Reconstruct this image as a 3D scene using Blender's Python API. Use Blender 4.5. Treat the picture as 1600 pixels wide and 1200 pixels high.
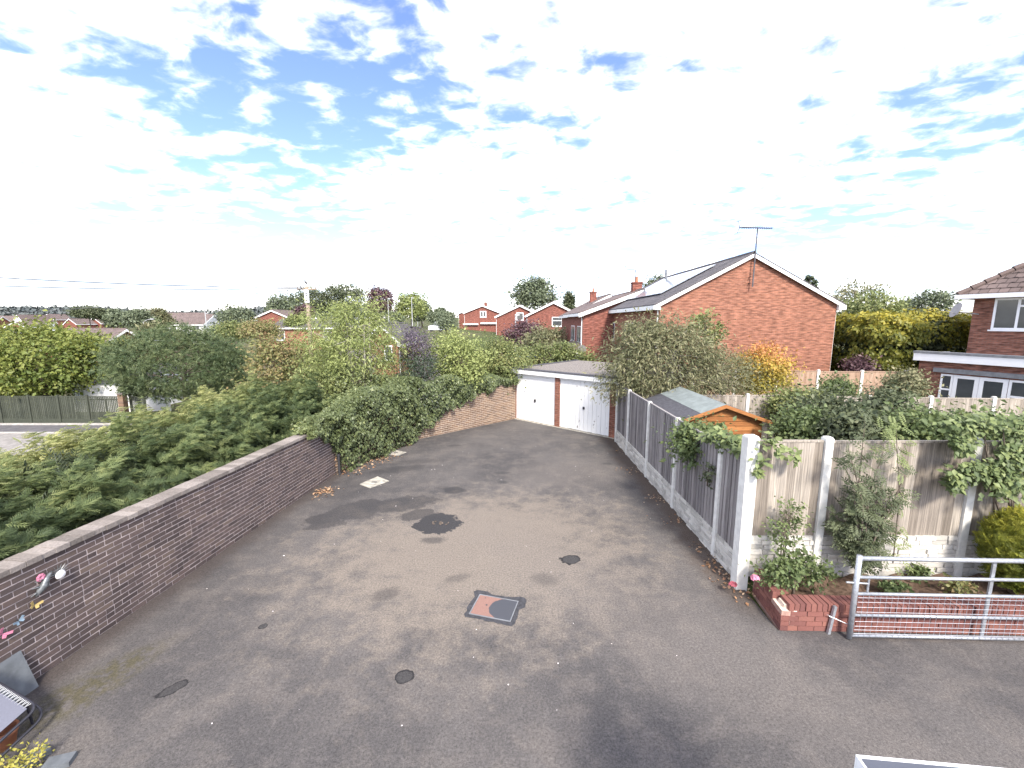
import bpy, math, random
import numpy as np
from mathutils import Vector, Matrix

# ------------------------------------------------------------------ camera, sky, sun, exposure
S = bpy.context.scene
for o in list(bpy.data.objects): bpy.data.objects.remove(o)
F, HZ, CH = 660.0, 502.0, 4.3            # focal length and horizon row in photo pixels (1600 wide), camera height
PITCH = math.atan((600 - HZ) / F)
cam = bpy.data.cameras.new('camera'); cam.sensor_fit = 'HORIZONTAL'; cam.sensor_width = 36
cam.lens = 36 * F / 1600; cam.clip_start = 0.05; cam.clip_end = 5000
camo = bpy.data.objects.new('camera', cam); S.collection.objects.link(camo)
camo.location = (0, 0, CH); camo.rotation_euler = (math.pi / 2 - PITCH, 0, 0); S.camera = camo

SUN_EL, SUN_AZ = math.radians(43), math.radians(14)     # sun behind the camera, a little to the right
sd = Vector((math.sin(SUN_AZ) * math.cos(SUN_EL), -math.cos(SUN_AZ) * math.cos(SUN_EL), math.sin(SUN_EL)))
sun = bpy.data.lights.new('sun', 'SUN'); sun.energy = 2.0; sun.angle = math.radians(11.0); sun.color = (1, .93, .83)
suno = bpy.data.objects.new('sun', sun); S.collection.objects.link(suno)
suno.rotation_euler = (-sd).to_track_quat('-Z', 'Y').to_euler(); suno.location = (0, -20, 40)

W = bpy.data.worlds.new('World'); S.world = W; W.use_nodes = True
def world():
    nt = W.node_tree; N = nt.nodes; L = nt.links; N.clear()
    def n(t, **k):
        x = N.new(t)
        for a, b in k.items(): setattr(x, a, b)
        return x
    def math_(op, a, b=None, c=None, clamp=False):
        m = n('ShaderNodeMath', operation=op); m.use_clamp = clamp
        for i, q in enumerate((a, b, c)):
            if q is None: continue
            if isinstance(q, (int, float)): m.inputs[i].default_value = q
            else: L.new(q, m.inputs[i])
        return m.outputs[0]
    sky = n('ShaderNodeTexSky', sky_type='NISHITA'); sky.sun_disc = False
    sky.sun_elevation = SUN_EL; sky.sun_rotation = math.pi - SUN_AZ
    sky.air_density = 1.0; sky.dust_density = .6; sky.ozone_density = 2.0
    tc = n('ShaderNodeTexCoord'); sep = n('ShaderNodeSeparateXYZ'); L.new(tc.outputs['Generated'], sep.inputs[0])
    zz = math_('ADD', math_('MAXIMUM', sep.outputs[2], 0.0), 0.10)
    cx = math_('DIVIDE', sep.outputs[0], zz); cy = math_('DIVIDE', sep.outputs[1], zz)
    cmb = n('ShaderNodeCombineXYZ'); L.new(cx, cmb.inputs[0]); L.new(cy, cmb.inputs[1])
    def noise(scale, off, detail, rough, dist=0, sx=1, sy=1, rot=0):
        mp = n('ShaderNodeMapping'); mp.inputs['Location'].default_value = off
        mp.inputs['Scale'].default_value = (sx, sy, 1); mp.inputs['Rotation'].default_value = (0, 0, rot)
        L.new(cmb.outputs[0], mp.inputs[0])
        t = n('ShaderNodeTexNoise'); t.inputs['Scale'].default_value = scale
        t.inputs['Detail'].default_value = detail; t.inputs['Roughness'].default_value = rough
        t.inputs['Distortion'].default_value = dist
        L.new(mp.outputs[0], t.inputs[0]); return t.outputs[0]
    big = noise(CLOUD[3], CLOUD[:3], 3, .5, .3, rot=CLOUD[4], sx=1.0, sy=1.6)
    puff = noise(6.5, (4.2, 1.7, 0), 5, .55, .3, sx=1.0, sy=1.2, rot=.35)
    fine = noise(2.3, (1.2, 8.7, 0), 8, .6, .4, rot=.5, sx=.8, sy=1.4)
    v = math_('ADD', math_('MULTIPLY', big, 1.15), math_('MULTIPLY', puff, 1.05))
    v = math_('ADD', v, math_('MULTIPLY', fine, .6))
    # low down the layer is seen edge-on and closes up
    low = math_('SUBTRACT', 1.0, math_('MULTIPLY', sep.outputs[2], 3.0), clamp=True)
    v = math_('ADD', v, math_('MULTIPLY', low, -.03))
    rp = n('ShaderNodeMapRange', interpolation_type='SMOOTHSTEP'); L.new(v, rp.inputs[0])
    rp.inputs[1].default_value = CLOUD[5]; rp.inputs[2].default_value = CLOUD[5] + .56
    mask = math_('MULTIPLY', rp.outputs[0], .97)
    shade = n('ShaderNodeMapRange'); L.new(puff, shade.inputs[0])
    shade.inputs[1].default_value = .3; shade.inputs[2].default_value = .65; shade.inputs[3].default_value = 7.5; shade.inputs[4].default_value = 10.5
    cc = n('ShaderNodeMix', data_type='RGBA'); cc.blend_type = 'MULTIPLY'; cc.inputs[0].default_value = 1
    cc.inputs[6].default_value = (1.0, .97, .925, 1); L.new(shade.outputs[0], cc.inputs[7])
    tint = n('ShaderNodeMix', data_type='RGBA'); tint.blend_type = 'MULTIPLY'; tint.inputs[0].default_value = 1
    L.new(sky.outputs[0], tint.inputs[6]); tint.inputs[7].default_value = SKY_TINT
    mx = n('ShaderNodeMix', data_type='RGBA'); L.new(mask, mx.inputs[0]); L.new(tint.outputs[2], mx.inputs[6]); L.new(cc.outputs[2], mx.inputs[7])
    bg = n('ShaderNodeBackground'); bg.inputs[1].default_value = .1; L.new(mx.outputs[2], bg.inputs[0])
    out = n('ShaderNodeOutputWorld'); L.new(bg.outputs[0], out.inputs[0])
CLOUD = (30.807642, 34.399037, 0.0, .6, .366885, 1.19); SKY_TINT = (.72, .70, .86, 1)
world()
S.view_settings.view_transform = 'Standard'; S.view_settings.look = 'None'
S.view_settings.exposure = 2.0; S.view_settings.gamma = 1; S.view_settings.use_curve_mapping = False
S.render.engine = 'CYCLES'; S.render.resolution_x = 1024; S.render.resolution_y = 768
S.cycles.max_bounces = 6; S.cycles.transparent_max_bounces = 4

# ------------------------------------------------------------------ pixel -> place
cp, sp = math.cos(PITCH), math.sin(PITCH)
def ray(x, y):
    u = (x - 800) / F; v = (600 - y) / F
    return Vector((u, cp + v * sp, -sp + v * cp))
def gp(x, y, z=0.0):                       # point on the level z
    r = ray(x, y); t = (z - CH) / r.z; return Vector((r.x * t, r.y * t, z))
def at(x, y, Y):                           # point at the known distance Y
    r = ray(x, y); t = Y / r.y; return Vector((r.x * t, Y, CH + r.z * t))
def ss(t):
    t = np.clip(t, 0, 1); return t * t * (3 - 2 * t)

# ------------------------------------------------------------------ materials
def newmat(name):
    m = bpy.data.materials.new(name); m.use_nodes = True
    nt = m.node_tree; nt.nodes.clear()
    return m, nt
class NB:
    def __init__(s, name):
        s.m, s.nt = newmat(name); s.N = s.nt.nodes; s.L = s.nt.links
    def n(s, t, **k):
        x = s.N.new(t)
        for a, b in k.items(): setattr(x, a, b)
        return x
    def put(s, sock, v):
        if v is None: return
        if isinstance(v, bpy.types.NodeSocket): s.L.new(v, sock)
        elif isinstance(v, tuple) and len(v) == 3 and sock.type == 'RGBA': sock.default_value = (*v, 1)
        else: sock.default_value = v
    def math(s, op, a, b=None, c=None, clamp=False):
        m = s.n('ShaderNodeMath', operation=op); m.use_clamp = clamp
        for i, q in enumerate((a, b, c)): s.put(m.inputs[i], q)
        return m.outputs[0]
    def mix(s, f, a, b, mode='MIX'):
        m = s.n('ShaderNodeMix', data_type='RGBA'); m.blend_type = mode
        s.put(m.inputs[0], f); s.put(m.inputs[6], a); s.put(m.inputs[7], b); return m.outputs[2]
    def noise(s, vec, scale, detail=4, rough=.55, dist=0, mscale=None, loc=None):
        if mscale or loc:
            mp = s.n('ShaderNodeMapping'); s.put(mp.inputs['Scale'], mscale or (1, 1, 1)); s.put(mp.inputs['Location'], loc or (0, 0, 0))
            s.put(mp.inputs[0], vec); vec = mp.outputs[0]
        t = s.n('ShaderNodeTexNoise'); s.put(t.inputs['Vector'], vec); t.inputs['Scale'].default_value = scale
        t.inputs['Detail'].default_value = detail; t.inputs['Roughness'].default_value = rough; t.inputs['Distortion'].default_value = dist
        return t.outputs[0]
    def ramp(s, f, a, b, lo=0., hi=1., smooth=True):
        r = s.n('ShaderNodeMapRange'); r.interpolation_type = 'SMOOTHSTEP' if smooth else 'LINEAR'
        s.put(r.inputs[0], f)
        for i, q in enumerate((a, b, lo, hi)): r.inputs[i + 1].default_value = q
        return r.outputs[0]
    def attr(s, name='tint'):
        a = s.n('ShaderNodeAttribute', attribute_name=name); return a.outputs['Fac']
    def pos(s): return s.n('ShaderNodeNewGeometry').outputs['Position']
    def obj(s): return s.n('ShaderNodeTexCoord').outputs['Object']
    def uv(s): return s.n('ShaderNodeTexCoord').outputs['UV']
    def bump(s, h, strength=.4, dist=.01):
        b = s.n('ShaderNodeBump'); b.inputs['Strength'].default_value = strength; b.inputs['Distance'].default_value = dist
        s.put(b.inputs['Height'], h); return b.outputs[0]
    def out(s, col, rough=.8, spec=.3, metal=0., normal=None, trans=0.):
        p = s.n('ShaderNodeBsdfPrincipled'); s.put(p.inputs['Base Color'], col); s.put(p.inputs['Roughness'], rough)
        s.put(p.inputs['Specular IOR Level'], spec); s.put(p.inputs['Metallic'], metal)
        if normal is not None: s.put(p.inputs['Normal'], normal)
        o = s.n('ShaderNodeOutputMaterial'); sh = p.outputs[0]
        if trans > 0:
            t = s.n('ShaderNodeBsdfTranslucent'); s.put(t.inputs[0], col)
            mx = s.n('ShaderNodeMixShader'); mx.inputs[0].default_value = trans
            s.L.new(sh, mx.inputs[1]); s.L.new(t.outputs[0], mx.inputs[2]); sh = mx.outputs[0]
        s.L.new(sh, o.inputs[0]); return s.m

M = {}
def plain(name, col, rough=.6, spec=.3, metal=0., var=.12, scale=6., bump=0.):
    b = NB(name); v = b.noise(b.pos(), scale, 5, .6)
    c = b.mix(b.ramp(v, .3, .7), tuple(q * (1 - var) for q in col), tuple(min(1, q * (1 + var)) for q in col))
    nrm = b.bump(b.noise(b.pos(), scale * 8, 4), .3, bump) if bump else None
    M[name] = b.out(c, rough, spec, metal, nrm); return M[name]
def leafmat(name, cols, trans=.3, rough=.5, spec=.3):
    cols = [tuple(q * k for q, k in zip(c, (1.46, 1.38, 1.46))) for c in cols]
    b = NB(name); t = b.attr(); r = b.n('ShaderNodeValToRGB'); b.put(r.inputs[0], t)
    e = r.color_ramp.elements; e[0].color = (*cols[0], 1); e[-1].color = (*cols[-1], 1)
    for i, c in enumerate(cols[1:-1]):
        k = e.new((i + 1) / (len(cols) - 1)); k.color = (*c, 1)
    M[name] = b.out(r.outputs[0], rough, spec, trans=trans); return M[name]
def tintmat(name, cols, rough=.85, spec=.2, grain=None, gscale=30., bump=.003, gamt=.35):
    b = NB(name); t = b.attr(); r = b.n('ShaderNodeValToRGB'); b.put(r.inputs[0], t)
    e = r.color_ramp.elements; e[0].color = (*cols[0], 1); e[-1].color = (*cols[-1], 1)
    for i, c in enumerate(cols[1:-1]):
        k = e.new((i + 1) / (len(cols) - 1)); k.color = (*c, 1)
    v = b.noise(b.pos(), gscale, 6, .65, mscale=grain)
    if grain: v = b.ramp(v, .3, .7, 0., 1., False)
    big = b.noise(b.pos(), 1.3, 4, .6)
    f = b.math('ADD', b.math('MULTIPLY', v, gamt * 2), b.math('MULTIPLY', big, .5)); f = b.math('ADD', f, .75 - gamt); f = b.math('MULTIPLY', f, .88)
    c = b.mix(1., r.outputs[0], f, 'MULTIPLY')
    M[name] = b.out(c, rough, spec, normal=b.bump(v, .5, bump)); return M[name]
def brickmat(name, c1, c2, cm, rowvar=.4):
    b = NB(name); t = b.n('ShaderNodeTexBrick'); b.put(t.inputs['Vector'], b.uv())
    b.put(t.inputs['Color1'], c1); b.put(t.inputs['Color2'], c2); b.put(t.inputs['Mortar'], cm)
    t.inputs['Scale'].default_value = 1; t.inputs['Mortar Size'].default_value = .006; t.inputs['Mortar Smooth'].default_value = .3
    t.inputs['Brick Width'].default_value = .225; t.inputs['Row Height'].default_value = .075; t.inputs['Bias'].default_value = -.1
    sv = b.ramp(b.noise(b.uv(), 1., 2, .6, mscale=(2.6, 14., 1)), .36, .64, .1, .8, False); big = b.noise(b.pos(), .5, 5, .6)
    f = b.math('ADD', b.math('MULTIPLY', sv, rowvar * 2), b.math('MULTIPLY', big, .35)); f = b.math('ADD', f, .82 - rowvar)
    c = b.mix(1., t.outputs[0], f, 'MULTIPLY'); c = b.mix(1., c, (.78, .74, .72), 'MULTIPLY')
    M[name] = b.out(c, .9, .15, normal=b.bump(t.outputs['Fac'], -.4, .006)); return M[name]
def tilemat(name, c1, c2, w=.3, h=.3):
    b = NB(name); t = b.n('ShaderNodeTexBrick'); b.put(t.inputs['Vector'], b.uv())
    b.put(t.inputs['Color1'], c1); b.put(t.inputs['Color2'], c2); b.put(t.inputs['Mortar'], tuple(q * .35 for q in c1))
    t.inputs['Scale'].default_value = 1; t.inputs['Mortar Size'].default_value = .012
    t.inputs['Brick Width'].default_value = w; t.inputs['Row Height'].default_value = h
    big = b.noise(b.pos(), .9, 6, .65); c = b.mix(1., t.outputs[0], b.math('ADD', big, .5), 'MULTIPLY')
    M[name] = b.out(c, .85, .2, normal=b.bump(t.outputs['Fac'], -.6, .02)); return M[name]

tintmat('wall_brick', [(.075, .058, .055), (.10, .077, .071), (.135, .10, .09), (.092, .072, .069), (.155, .117, .098)], gscale=45)
tintmat('far_brick', [(.125, .085, .063), (.18, .118, .083), (.23, .15, .10), (.155, .108, .088), (.25, .175, .12)], gscale=45)
tintmat('planter_brick', [(.185, .08, .068), (.225, .095, .078), (.16, .07, .062), (.26, .115, .09)], gscale=55, gamt=.25)
brickmat('house_brick', (.37, .17, .112), (.27, .122, .085), (.34, .225, .175), .5)
brickmat('house_brick_red', (.30, .112, .085), (.215, .085, .068), (.29, .18, .15), .6)
brickmat('house_brick_brown', (.32, .15, .108), (.23, .11, .083), (.22, .165, .14), .6)
brickmat('pier_brick', (.29, .125, .09), (.22, .095, .07), (.33, .24, .19))
plain('mortar', (.50, .43, .405), .95, .1, var=.2, scale=12, bump=.004)
plain('mortar_far', (.50, .42, .34), .95, .1, var=.2, scale=12, bump=.004)
plain('mortar_red', (.36, .23, .19), .95, .1, var=.2, scale=12)
plain('mortar_cream', (.62, .50, .41), .95, .1, var=.15, scale=18, bump=.006)
tintmat('coping', [(.17, .15, .135), (.24, .21, .19), (.31, .275, .25)], gscale=40, gamt=.7, bump=.006)
plain('concrete_white', (.66, .65, .61), .85, .2, var=.1, scale=9, bump=.003)
tintmat('gravel_board', [(.46, .44, .40), (.58, .555, .51), (.68, .655, .60)], gscale=30, bump=.006, gamt=.3)
tintmat('board_grey', [(.15, .138, .138), (.25, .23, .225), (.36, .335, .325), (.20, .185, .185)], grain=(7, 7, .16), gscale=9, gamt=.5)
tintmat('board_brown', [(.20, .17, .14), (.31, .27, .23), (.41, .365, .31), (.25, .215, .18)], grain=(7, 7, .16), gscale=9, gamt=.5)
tintmat('board_tan', [(.33, .215, .15), (.38, .26, .185), (.43, .30, .22)], grain=(9, 9, .5), gscale=8)
tintmat('board_green', [(.05, .056, .042), (.065, .072, .054), (.085, .092, .07)], grain=(9, 9, .5), gscale=8)
tintmat('shed_wood', [(.28, .115, .042), (.34, .145, .052), (.40, .175, .065)], grain=(1, 9, 9), gscale=6, gamt=.3)
plain('white_paint', (.80, .80, .79), .45, .4, var=.03)
plain('upvc', (.80, .81, .82), .3, .5, var=.02)
plain('felt_dark', (.075, .075, .085), .9, .2, var=.2, scale=14, bump=.002)
plain('felt_light', (.19, .215, .21), .85, .2, var=.15, scale=5, bump=.002)
plain('lead', (.17, .178, .19), .6, .4, var=.2, scale=5)
plain('roof_gravel', (.19, .172, .158), .95, .1, var=.55, scale=22, bump=.02)
tilemat('roof_grey', (.085, .08, .085), (.12, .11, .115))
tilemat('roof_brown', (.12, .092, .085), (.17, .13, .12))
tintmat('roof_tile', [(.13, .095, .085), (.17, .125, .11), (.11, .085, .08), (.20, .155, .135)], gscale=25)
plain('galvanised', (.40, .42, .45), .42, .5, .6, var=.18, scale=25)
plain('steel_dark', (.05, .05, .055), .4, .5, .3)
plain('black_tube', (.035, .035, .045), .3, .5, .2)
plain('mesh_fabric', (.15, .155, .19), .6, .3, var=.05, scale=60, bump=.001)
plain('slate_grey', (.11, .12, .13), .55, .4, var=.2, scale=8)
plain('porch_grp', (.075, .082, .105), .6, .3, var=.05, scale=3)
plain('soil', (.125, .085, .062), 1., .05, var=.45, scale=14, bump=.03)
plain('bark', (.13, .105, .085), .95, .1, var=.35, scale=18, bump=.01)
plain('bark_pale', (.38, .35, .31), .9, .1, var=.3, scale=18, bump=.005)
plain('wood_pole', (.28, .22, .17), .9, .1, var=.25, scale=8)
plain('lamp_grey', (.45, .46, .46), .5, .4, .2)
plain('plastic_blue', (.03, .25, .60), .4, .5)
plain('car_white', (.75, .76, .78), .2, .6, var=.01); plain('car_dark', (.03, .033, .04), .2, .6, var=.05)
plain('car_blue', (.10, .22, .42), .2, .6, var=.02); plain('rubber', (.02, .02, .02), .8, .2)
plain('kerb', (.36, .34, .31), .9, .1, var=.2, scale=6); plain('pavement', (.24, .225, .21), .95, .1, var=.2, scale=5)
plain('road', (.115, .11, .115), .9, .2, var=.2, scale=3)
plain('terracotta', (.38, .16, .09), .8, .2); plain('hang_basket', (.05, .03, .035), .8, .2)
plain('pink', (.50, .18, .26), .6, .3, var=.2, scale=40); plain('rose_red', (.38, .09, .11), .6, .3, var=.3, scale=40)
plain('petal_white', (.80, .78, .78), .6, .3); plain('yellow_paint', (.45, .34, .13), .5, .3); plain('blue_paint', (.22, .30, .37), .5, .3)
plain('pewter', (.15, .16, .165), .45, .5, .4, var=.3, scale=30)
plain('dish_grey', (.27, .26, .26), .5, .4); plain('bird_black', (.02, .02, .024), .6, .3)
plain('cable', (.10, .10, .11), .6, .2); plain('rope_white', (.7, .7, .68), .8, .2)
plain('concrete_slab', (.34, .32, .275), .95, .1, var=.3, scale=7, bump=.004)
plain('tar', (.045, .045, .05), .75, .3, var=.3, scale=20, bump=.004)
plain('bunting_blue', (.04, .08, .35), .5, .4); plain('greenhouse_white', (.74, .75, .77), .3, .5)
def glassmat():
    b = NB('window_glass'); v = b.noise(b.pos(), 1.2, 3)
    M['window_glass'] = b.out(b.mix(v, (.03, .035, .04), (.10, .11, .11)), .06, .6)
    b = NB('solar_glass'); t = b.n('ShaderNodeTexBrick'); b.put(t.inputs['Vector'], b.uv()); t.offset = 0
    b.put(t.inputs['Color1'], (.20, .23, .28)); b.put(t.inputs['Color2'], (.23, .26, .31)); b.put(t.inputs['Mortar'], (.45, .47, .5))
    t.inputs['Scale'].default_value = 1; t.inputs['Brick Width'].default_value = .16; t.inputs['Row Height'].default_value = .16; t.inputs['Mortar Size'].default_value = .006
    M['solar_glass'] = b.out(t.outputs[0], .12, .8)
    # worn steel garage door: white with flaking spots
    b = NB('door_worn'); sp_ = b.noise(b.pos(), 5.5, 6, .6, mscale=(1, 1, .45)); m = b.ramp(sp_, .655, .675)
    M['door_worn'] = b.out(b.mix(m, (.78, .78, .76), (.22, .20, .18)), .55, .3)
    # manhole lid: rusty, with a patch of dark bitumen that ends in a round edge
    b = NB('lid'); o = b.obj(); sx = b.n('ShaderNodeSeparateXYZ'); b.put(sx.inputs[0], o)
    dx = b.math('SUBTRACT', sx.outputs[0], .17); dy = b.math('MULTIPLY', sx.outputs[1], 1.05)
    d = b.math('SQRT', b.math('ADD', b.math('MULTIPLY', b.math('MINIMUM', dx, 0.), b.math('MINIMUM', dx, 0.)), b.math('MULTIPLY', dy, dy)))
    d = b.math('ADD', d, b.math('MULTIPLY', b.math('SUBTRACT', b.noise(o, 9, 4), .5), .05))
    k = b.ramp(d, .235, .25)
    rust = b.mix(b.noise(o, 60, 3), (.17, .095, .078), (.27, .155, .125))
    M['lid'] = b.out(b.mix(k, (.055, .058, .068), rust), .7, .3, normal=b.bump(b.noise(o, 90, 2), .4, .004))
glassmat()
leafmat('leaf_lime', [(.055, .085, .02), (.10, .135, .03), (.165, .19, .045), (.08, .115, .028)])
leafmat('leaf_pine', [(.035, .06, .026), (.07, .10, .042), (.135, .165, .07)], trans=.15)
leafmat('leaf_conifer', [(.042, .068, .032), (.095, .135, .055), (.21, .255, .10), (.42, .44, .20)], trans=.35)
leafmat('leaf_ivy', [(.04, .058, .024), (.08, .105, .042), (.14, .17, .068), (.28, .30, .12)], trans=.15, rough=.4, spec=.4)
leafmat('leaf_birch', [(.10, .14, .045), (.16, .20, .065), (.23, .27, .095), (.13, .17, .055)])
leafmat('leaf_shrub', [(.055, .08, .028), (.10, .13, .045), (.165, .195, .07), (.25, .25, .10)])
leafmat('leaf_mixed', [(.08, .105, .035), (.12, .14, .05), (.16, .165, .06), (.19, .15, .07), (.10, .12, .05)])
leafmat('leaf_purple', [(.055, .05, .065), (.10, .085, .105), (.15, .13, .15), (.05, .075, .045), (.04, .07, .035)])
leafmat('leaf_copper', [(.05, .032, .036), (.085, .05, .055), (.11, .075, .07)], trans=.2)
leafmat('leaf_olive', [(.06, .075, .035), (.095, .11, .052), (.14, .15, .075), (.20, .195, .105), (.05, .07, .032)])
leafmat('leaf_maple', [(.12, .13, .03), (.20, .19, .035), (.33, .25, .05), (.38, .19, .07), (.38, .14, .075)])
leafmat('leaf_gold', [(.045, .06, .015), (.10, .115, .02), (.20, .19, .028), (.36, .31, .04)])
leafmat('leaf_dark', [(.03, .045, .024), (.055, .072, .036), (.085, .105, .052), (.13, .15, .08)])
leafmat('leaf_far', [(.055, .075, .045), (.085, .11, .06), (.12, .145, .08)], trans=.1)
leafmat('leaf_wood', [(.05, .065, .062), (.07, .085, .078), (.085, .10, .088)], trans=0)  # grey-blue cast in the leaf colour paints in distance haze
leafmat('leaf_rose', [(.05, .075, .03), (.085, .12, .045), (.16, .20, .075)])
leafmat('leaf_goldcon', [(.12, .15, .03), (.24, .265, .04), (.40, .38, .06)], trans=.4)
leafmat('leaf_litter', [(.13, .07, .035), (.22, .135, .07), (.34, .26, .16), (.12, .06, .035)], trans=.1)
leafmat('leaf_yellow', [(.20, .20, .04), (.34, .32, .07), (.12, .15, .03)])
leafmat('grit', [(.55, .53, .50), (.75, .74, .70), (.40, .36, .30)], trans=0)

def asphalt():
    b = NB('asphalt'); p = b.pos()
    n1 = b.noise(p, .45, 6, .6, .3); n2 = b.noise(p, 1.7, 6, .65, .2, loc=(5, 3, 0)); n3 = b.noise(p, 34, 4, .8); n4 = b.noise(p, 110, 2, .6)
    base = b.mix(b.ramp(n1, .35, .65), (.070, .066, .065), (.110, .101, .095))
    base = b.mix(b.math('MULTIPLY', b.ramp(n2, .45, .68), .5), base, (.155, .136, .12)); n5 = b.noise(p, 6, 5, .7, loc=(1, 9, 0)); base = b.mix(b.math('MULTIPLY', b.ramp(n5, .5, .68), .3), base, (.155, .14, .13)); base = b.mix(b.math('MULTIPLY', b.ramp(n5, .47, .33), .25), base, (.07, .066, .066))
    sx = b.n('ShaderNodeSeparateXYZ'); b.put(sx.inputs[0], p)
    X, Y = sx.outputs[0], sx.outputs[1]
    wob = b.noise(p, 2.6, 6, .62); wob2 = b.noise(p, 9, 4, .6, loc=(2, 7, 0))
    def blob(cx, cy, rx, ry, ang=0., wobble=.9, soft=.12, w2=.25):
        ca, sa = math.cos(ang), math.sin(ang)
        dx = b.math('SUBTRACT', X, cx); dy = b.math('SUBTRACT', Y, cy)
        u = b.math('DIVIDE', b.math('ADD', b.math('MULTIPLY', dx, ca), b.math('MULTIPLY', dy, sa)), rx)
        v = b.math('DIVIDE', b.math('SUBTRACT', b.math('MULTIPLY', dy, ca), b.math('MULTIPLY', dx, sa)), ry)
        d = b.math('SQRT', b.math('ADD', b.math('MULTIPLY', u, u), b.math('MULTIPLY', v, v)))
        d = b.math('ADD', d, b.math('MULTIPLY', b.math('SUBTRACT', wob, .5), wobble)); d = b.math('ADD', d, b.math('MULTIPLY', b.math('SUBTRACT', wob2, .5), w2))
        return b.ramp(d, 1. - soft, 1. + soft, 1., 0.)
    # pale worn middle of the yard
    worn = blob(-.6, 7.6, 2.9, 2.3, .3, 2.2, .5, .8); base = b.mix(b.math('MULTIPLY', worn, .75), base, (.215, .182, .148))
    worn2 = blob(2.0, 5.6, .9, 3.2, .75, 1.4, .6); base = b.mix(b.math('MULTIPLY', worn2, .4), base, (.165, .145, .128))
    worn3 = blob(1.6, 11.5, 1.7, 1.1, .2, 1.6, .6); base = b.mix(b.math('MULTIPLY', worn3, .35), base, (.165, .145, .128))
    # dirt under the right fence and along the walls, moss by the left wall
    dirt = b.ramp(b.math('ADD', X, b.math('MULTIPLY', wob, 1.0)), 3.55, 4.15); dirt = b.math('MULTIPLY', dirt, b.ramp(Y, 5.3, 6.4)); base = b.mix(b.math('MULTIPLY', dirt, .8), base, (.085, .062, .048))
    lw = b.math('ADD', b.math('SUBTRACT', X, b.math('MULTIPLY', Y, .109)), b.math('MULTIPLY', b.math('SUBTRACT', wob, .5), .5))
    ld = b.ramp(lw, -6.25, -5.75, 1., 0.); base = b.mix(b.math('MULTIPLY', ld, .8), base, (.06, .048, .043))
    moss = b.math('MULTIPLY', blob(-5.05, 4.35, .28, .75, -.45, 1.3, .5), b.ramp(wob2, .35, .6)); base = b.mix(b.math('MULTIPLY', moss, .7), base, (.075, .066, .03))
    wet = None
    for a in STAINS:
        k2 = b.math('MULTIPLY', blob(*a[:-1]), a[-1]); wet = k2 if wet is None else b.math('MAXIMUM', wet, k2)
    base = b.mix(wet, base, (.036, .035, .037))
    for a in HOLES:
        k = blob(a[0], a[1], a[2], a[3], a[4], 1.1, .05, .9); inner = blob(a[0], a[1], a[2] * .82, a[3] * .82, a[4], 1.1, .08, .9)
        base = b.mix(k, base, (.022, .021, .022)); base = b.mix(b.math('MULTIPLY', inner, .75), base, (.062, .059, .058))
    g = b.math('ADD', b.math('MULTIPLY', n3, 2.3), b.math('MULTIPLY', n4, 1.6)); g = b.math('SUBTRACT', g, .98)
    col = b.mix(1., base, g, 'MULTIPLY')
    rough = b.math('SUBTRACT', .9, b.math('MULTIPLY', wet, .25))
    col = b.mix(1., col, (.92, .92, .93), 'MULTIPLY')
    M['asphalt'] = b.out(col, rough, .25, normal=b.bump(b.math('ADD', n3, n4), .5, .006))
STAINS = [(-1.62, 8.55, .50, .44, .1, 1.2, .04, .6, .97), (-2.1, 8.95, .46, .26, .5, 2.2, .08, .8, .72), (-2.75, 9.5, .95, .40, .30, 2.4, .07, .6, .66), (-3.55, 9.15, .75, .52, .7, 2.2, .08, .6, .62), (-4.0, 8.75, .50, .40, 1.0, 2.2, .08, .6, .66),
          (-1.5, 10.35, .29, .21, 0, 2., .12, .8, .75), (-1.8, 10.5, .22, .12, 0, 2., .3, .8, .4), (-3.3, 11.9, .9, .28, .3, 2.4, .4, .4, .5), (-2.9, 12.6, .8, .25, .2, 2.4, .5, .4, .4), (-1.55, 7.85, .24, .13, 0, 2., .4, .8, .6), (-.25, 10.9, .14, .12, 0, 2., .3, .8, .6), (-.3, 11.6, .2, .1, 0, 2., .3, .8, .6), (-2.0, 6.15, .2, .15, .5, 2., .4, .8, .5),
          (-2.0, 14.3, .25, .13, 0, 2., .3, .8, .5), (2.9, 12.4, .16, .1, 0, 2., .3, .8, .5), (.55, 6.55, .2, .15, 0, 2.2, .6, .8, .4), (-.9, 6.6, .25, .1, .4, 2.4, .5, .9, .4), (-4.3, 10.2, .5, .9, 0, 2.4, .6, .4, .35)]
HOLES = [(1.06, 7.15, .19, .15, .2), (-1.31, 4.58, .11, .10, .2), (-4.02, 4.40, .16, .085, .9), (-3.55, 5.45, .06, .06, 0)]
asphalt()
def groundmat():
    b = NB('ground'); p = b.pos(); n1 = b.noise(p, .25, 6, .6); n2 = b.noise(p, 3, 6, .7)
    c = b.mix(b.ramp(n1, .4, .6), (.055, .075, .025), (.09, .085, .045)); c = b.mix(1., c, b.math('ADD', n2, .5), 'MULTIPLY')
    M['ground'] = b.out(c, 1., .1, normal=b.bump(n2, .5, .05))
groundmat()

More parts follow.
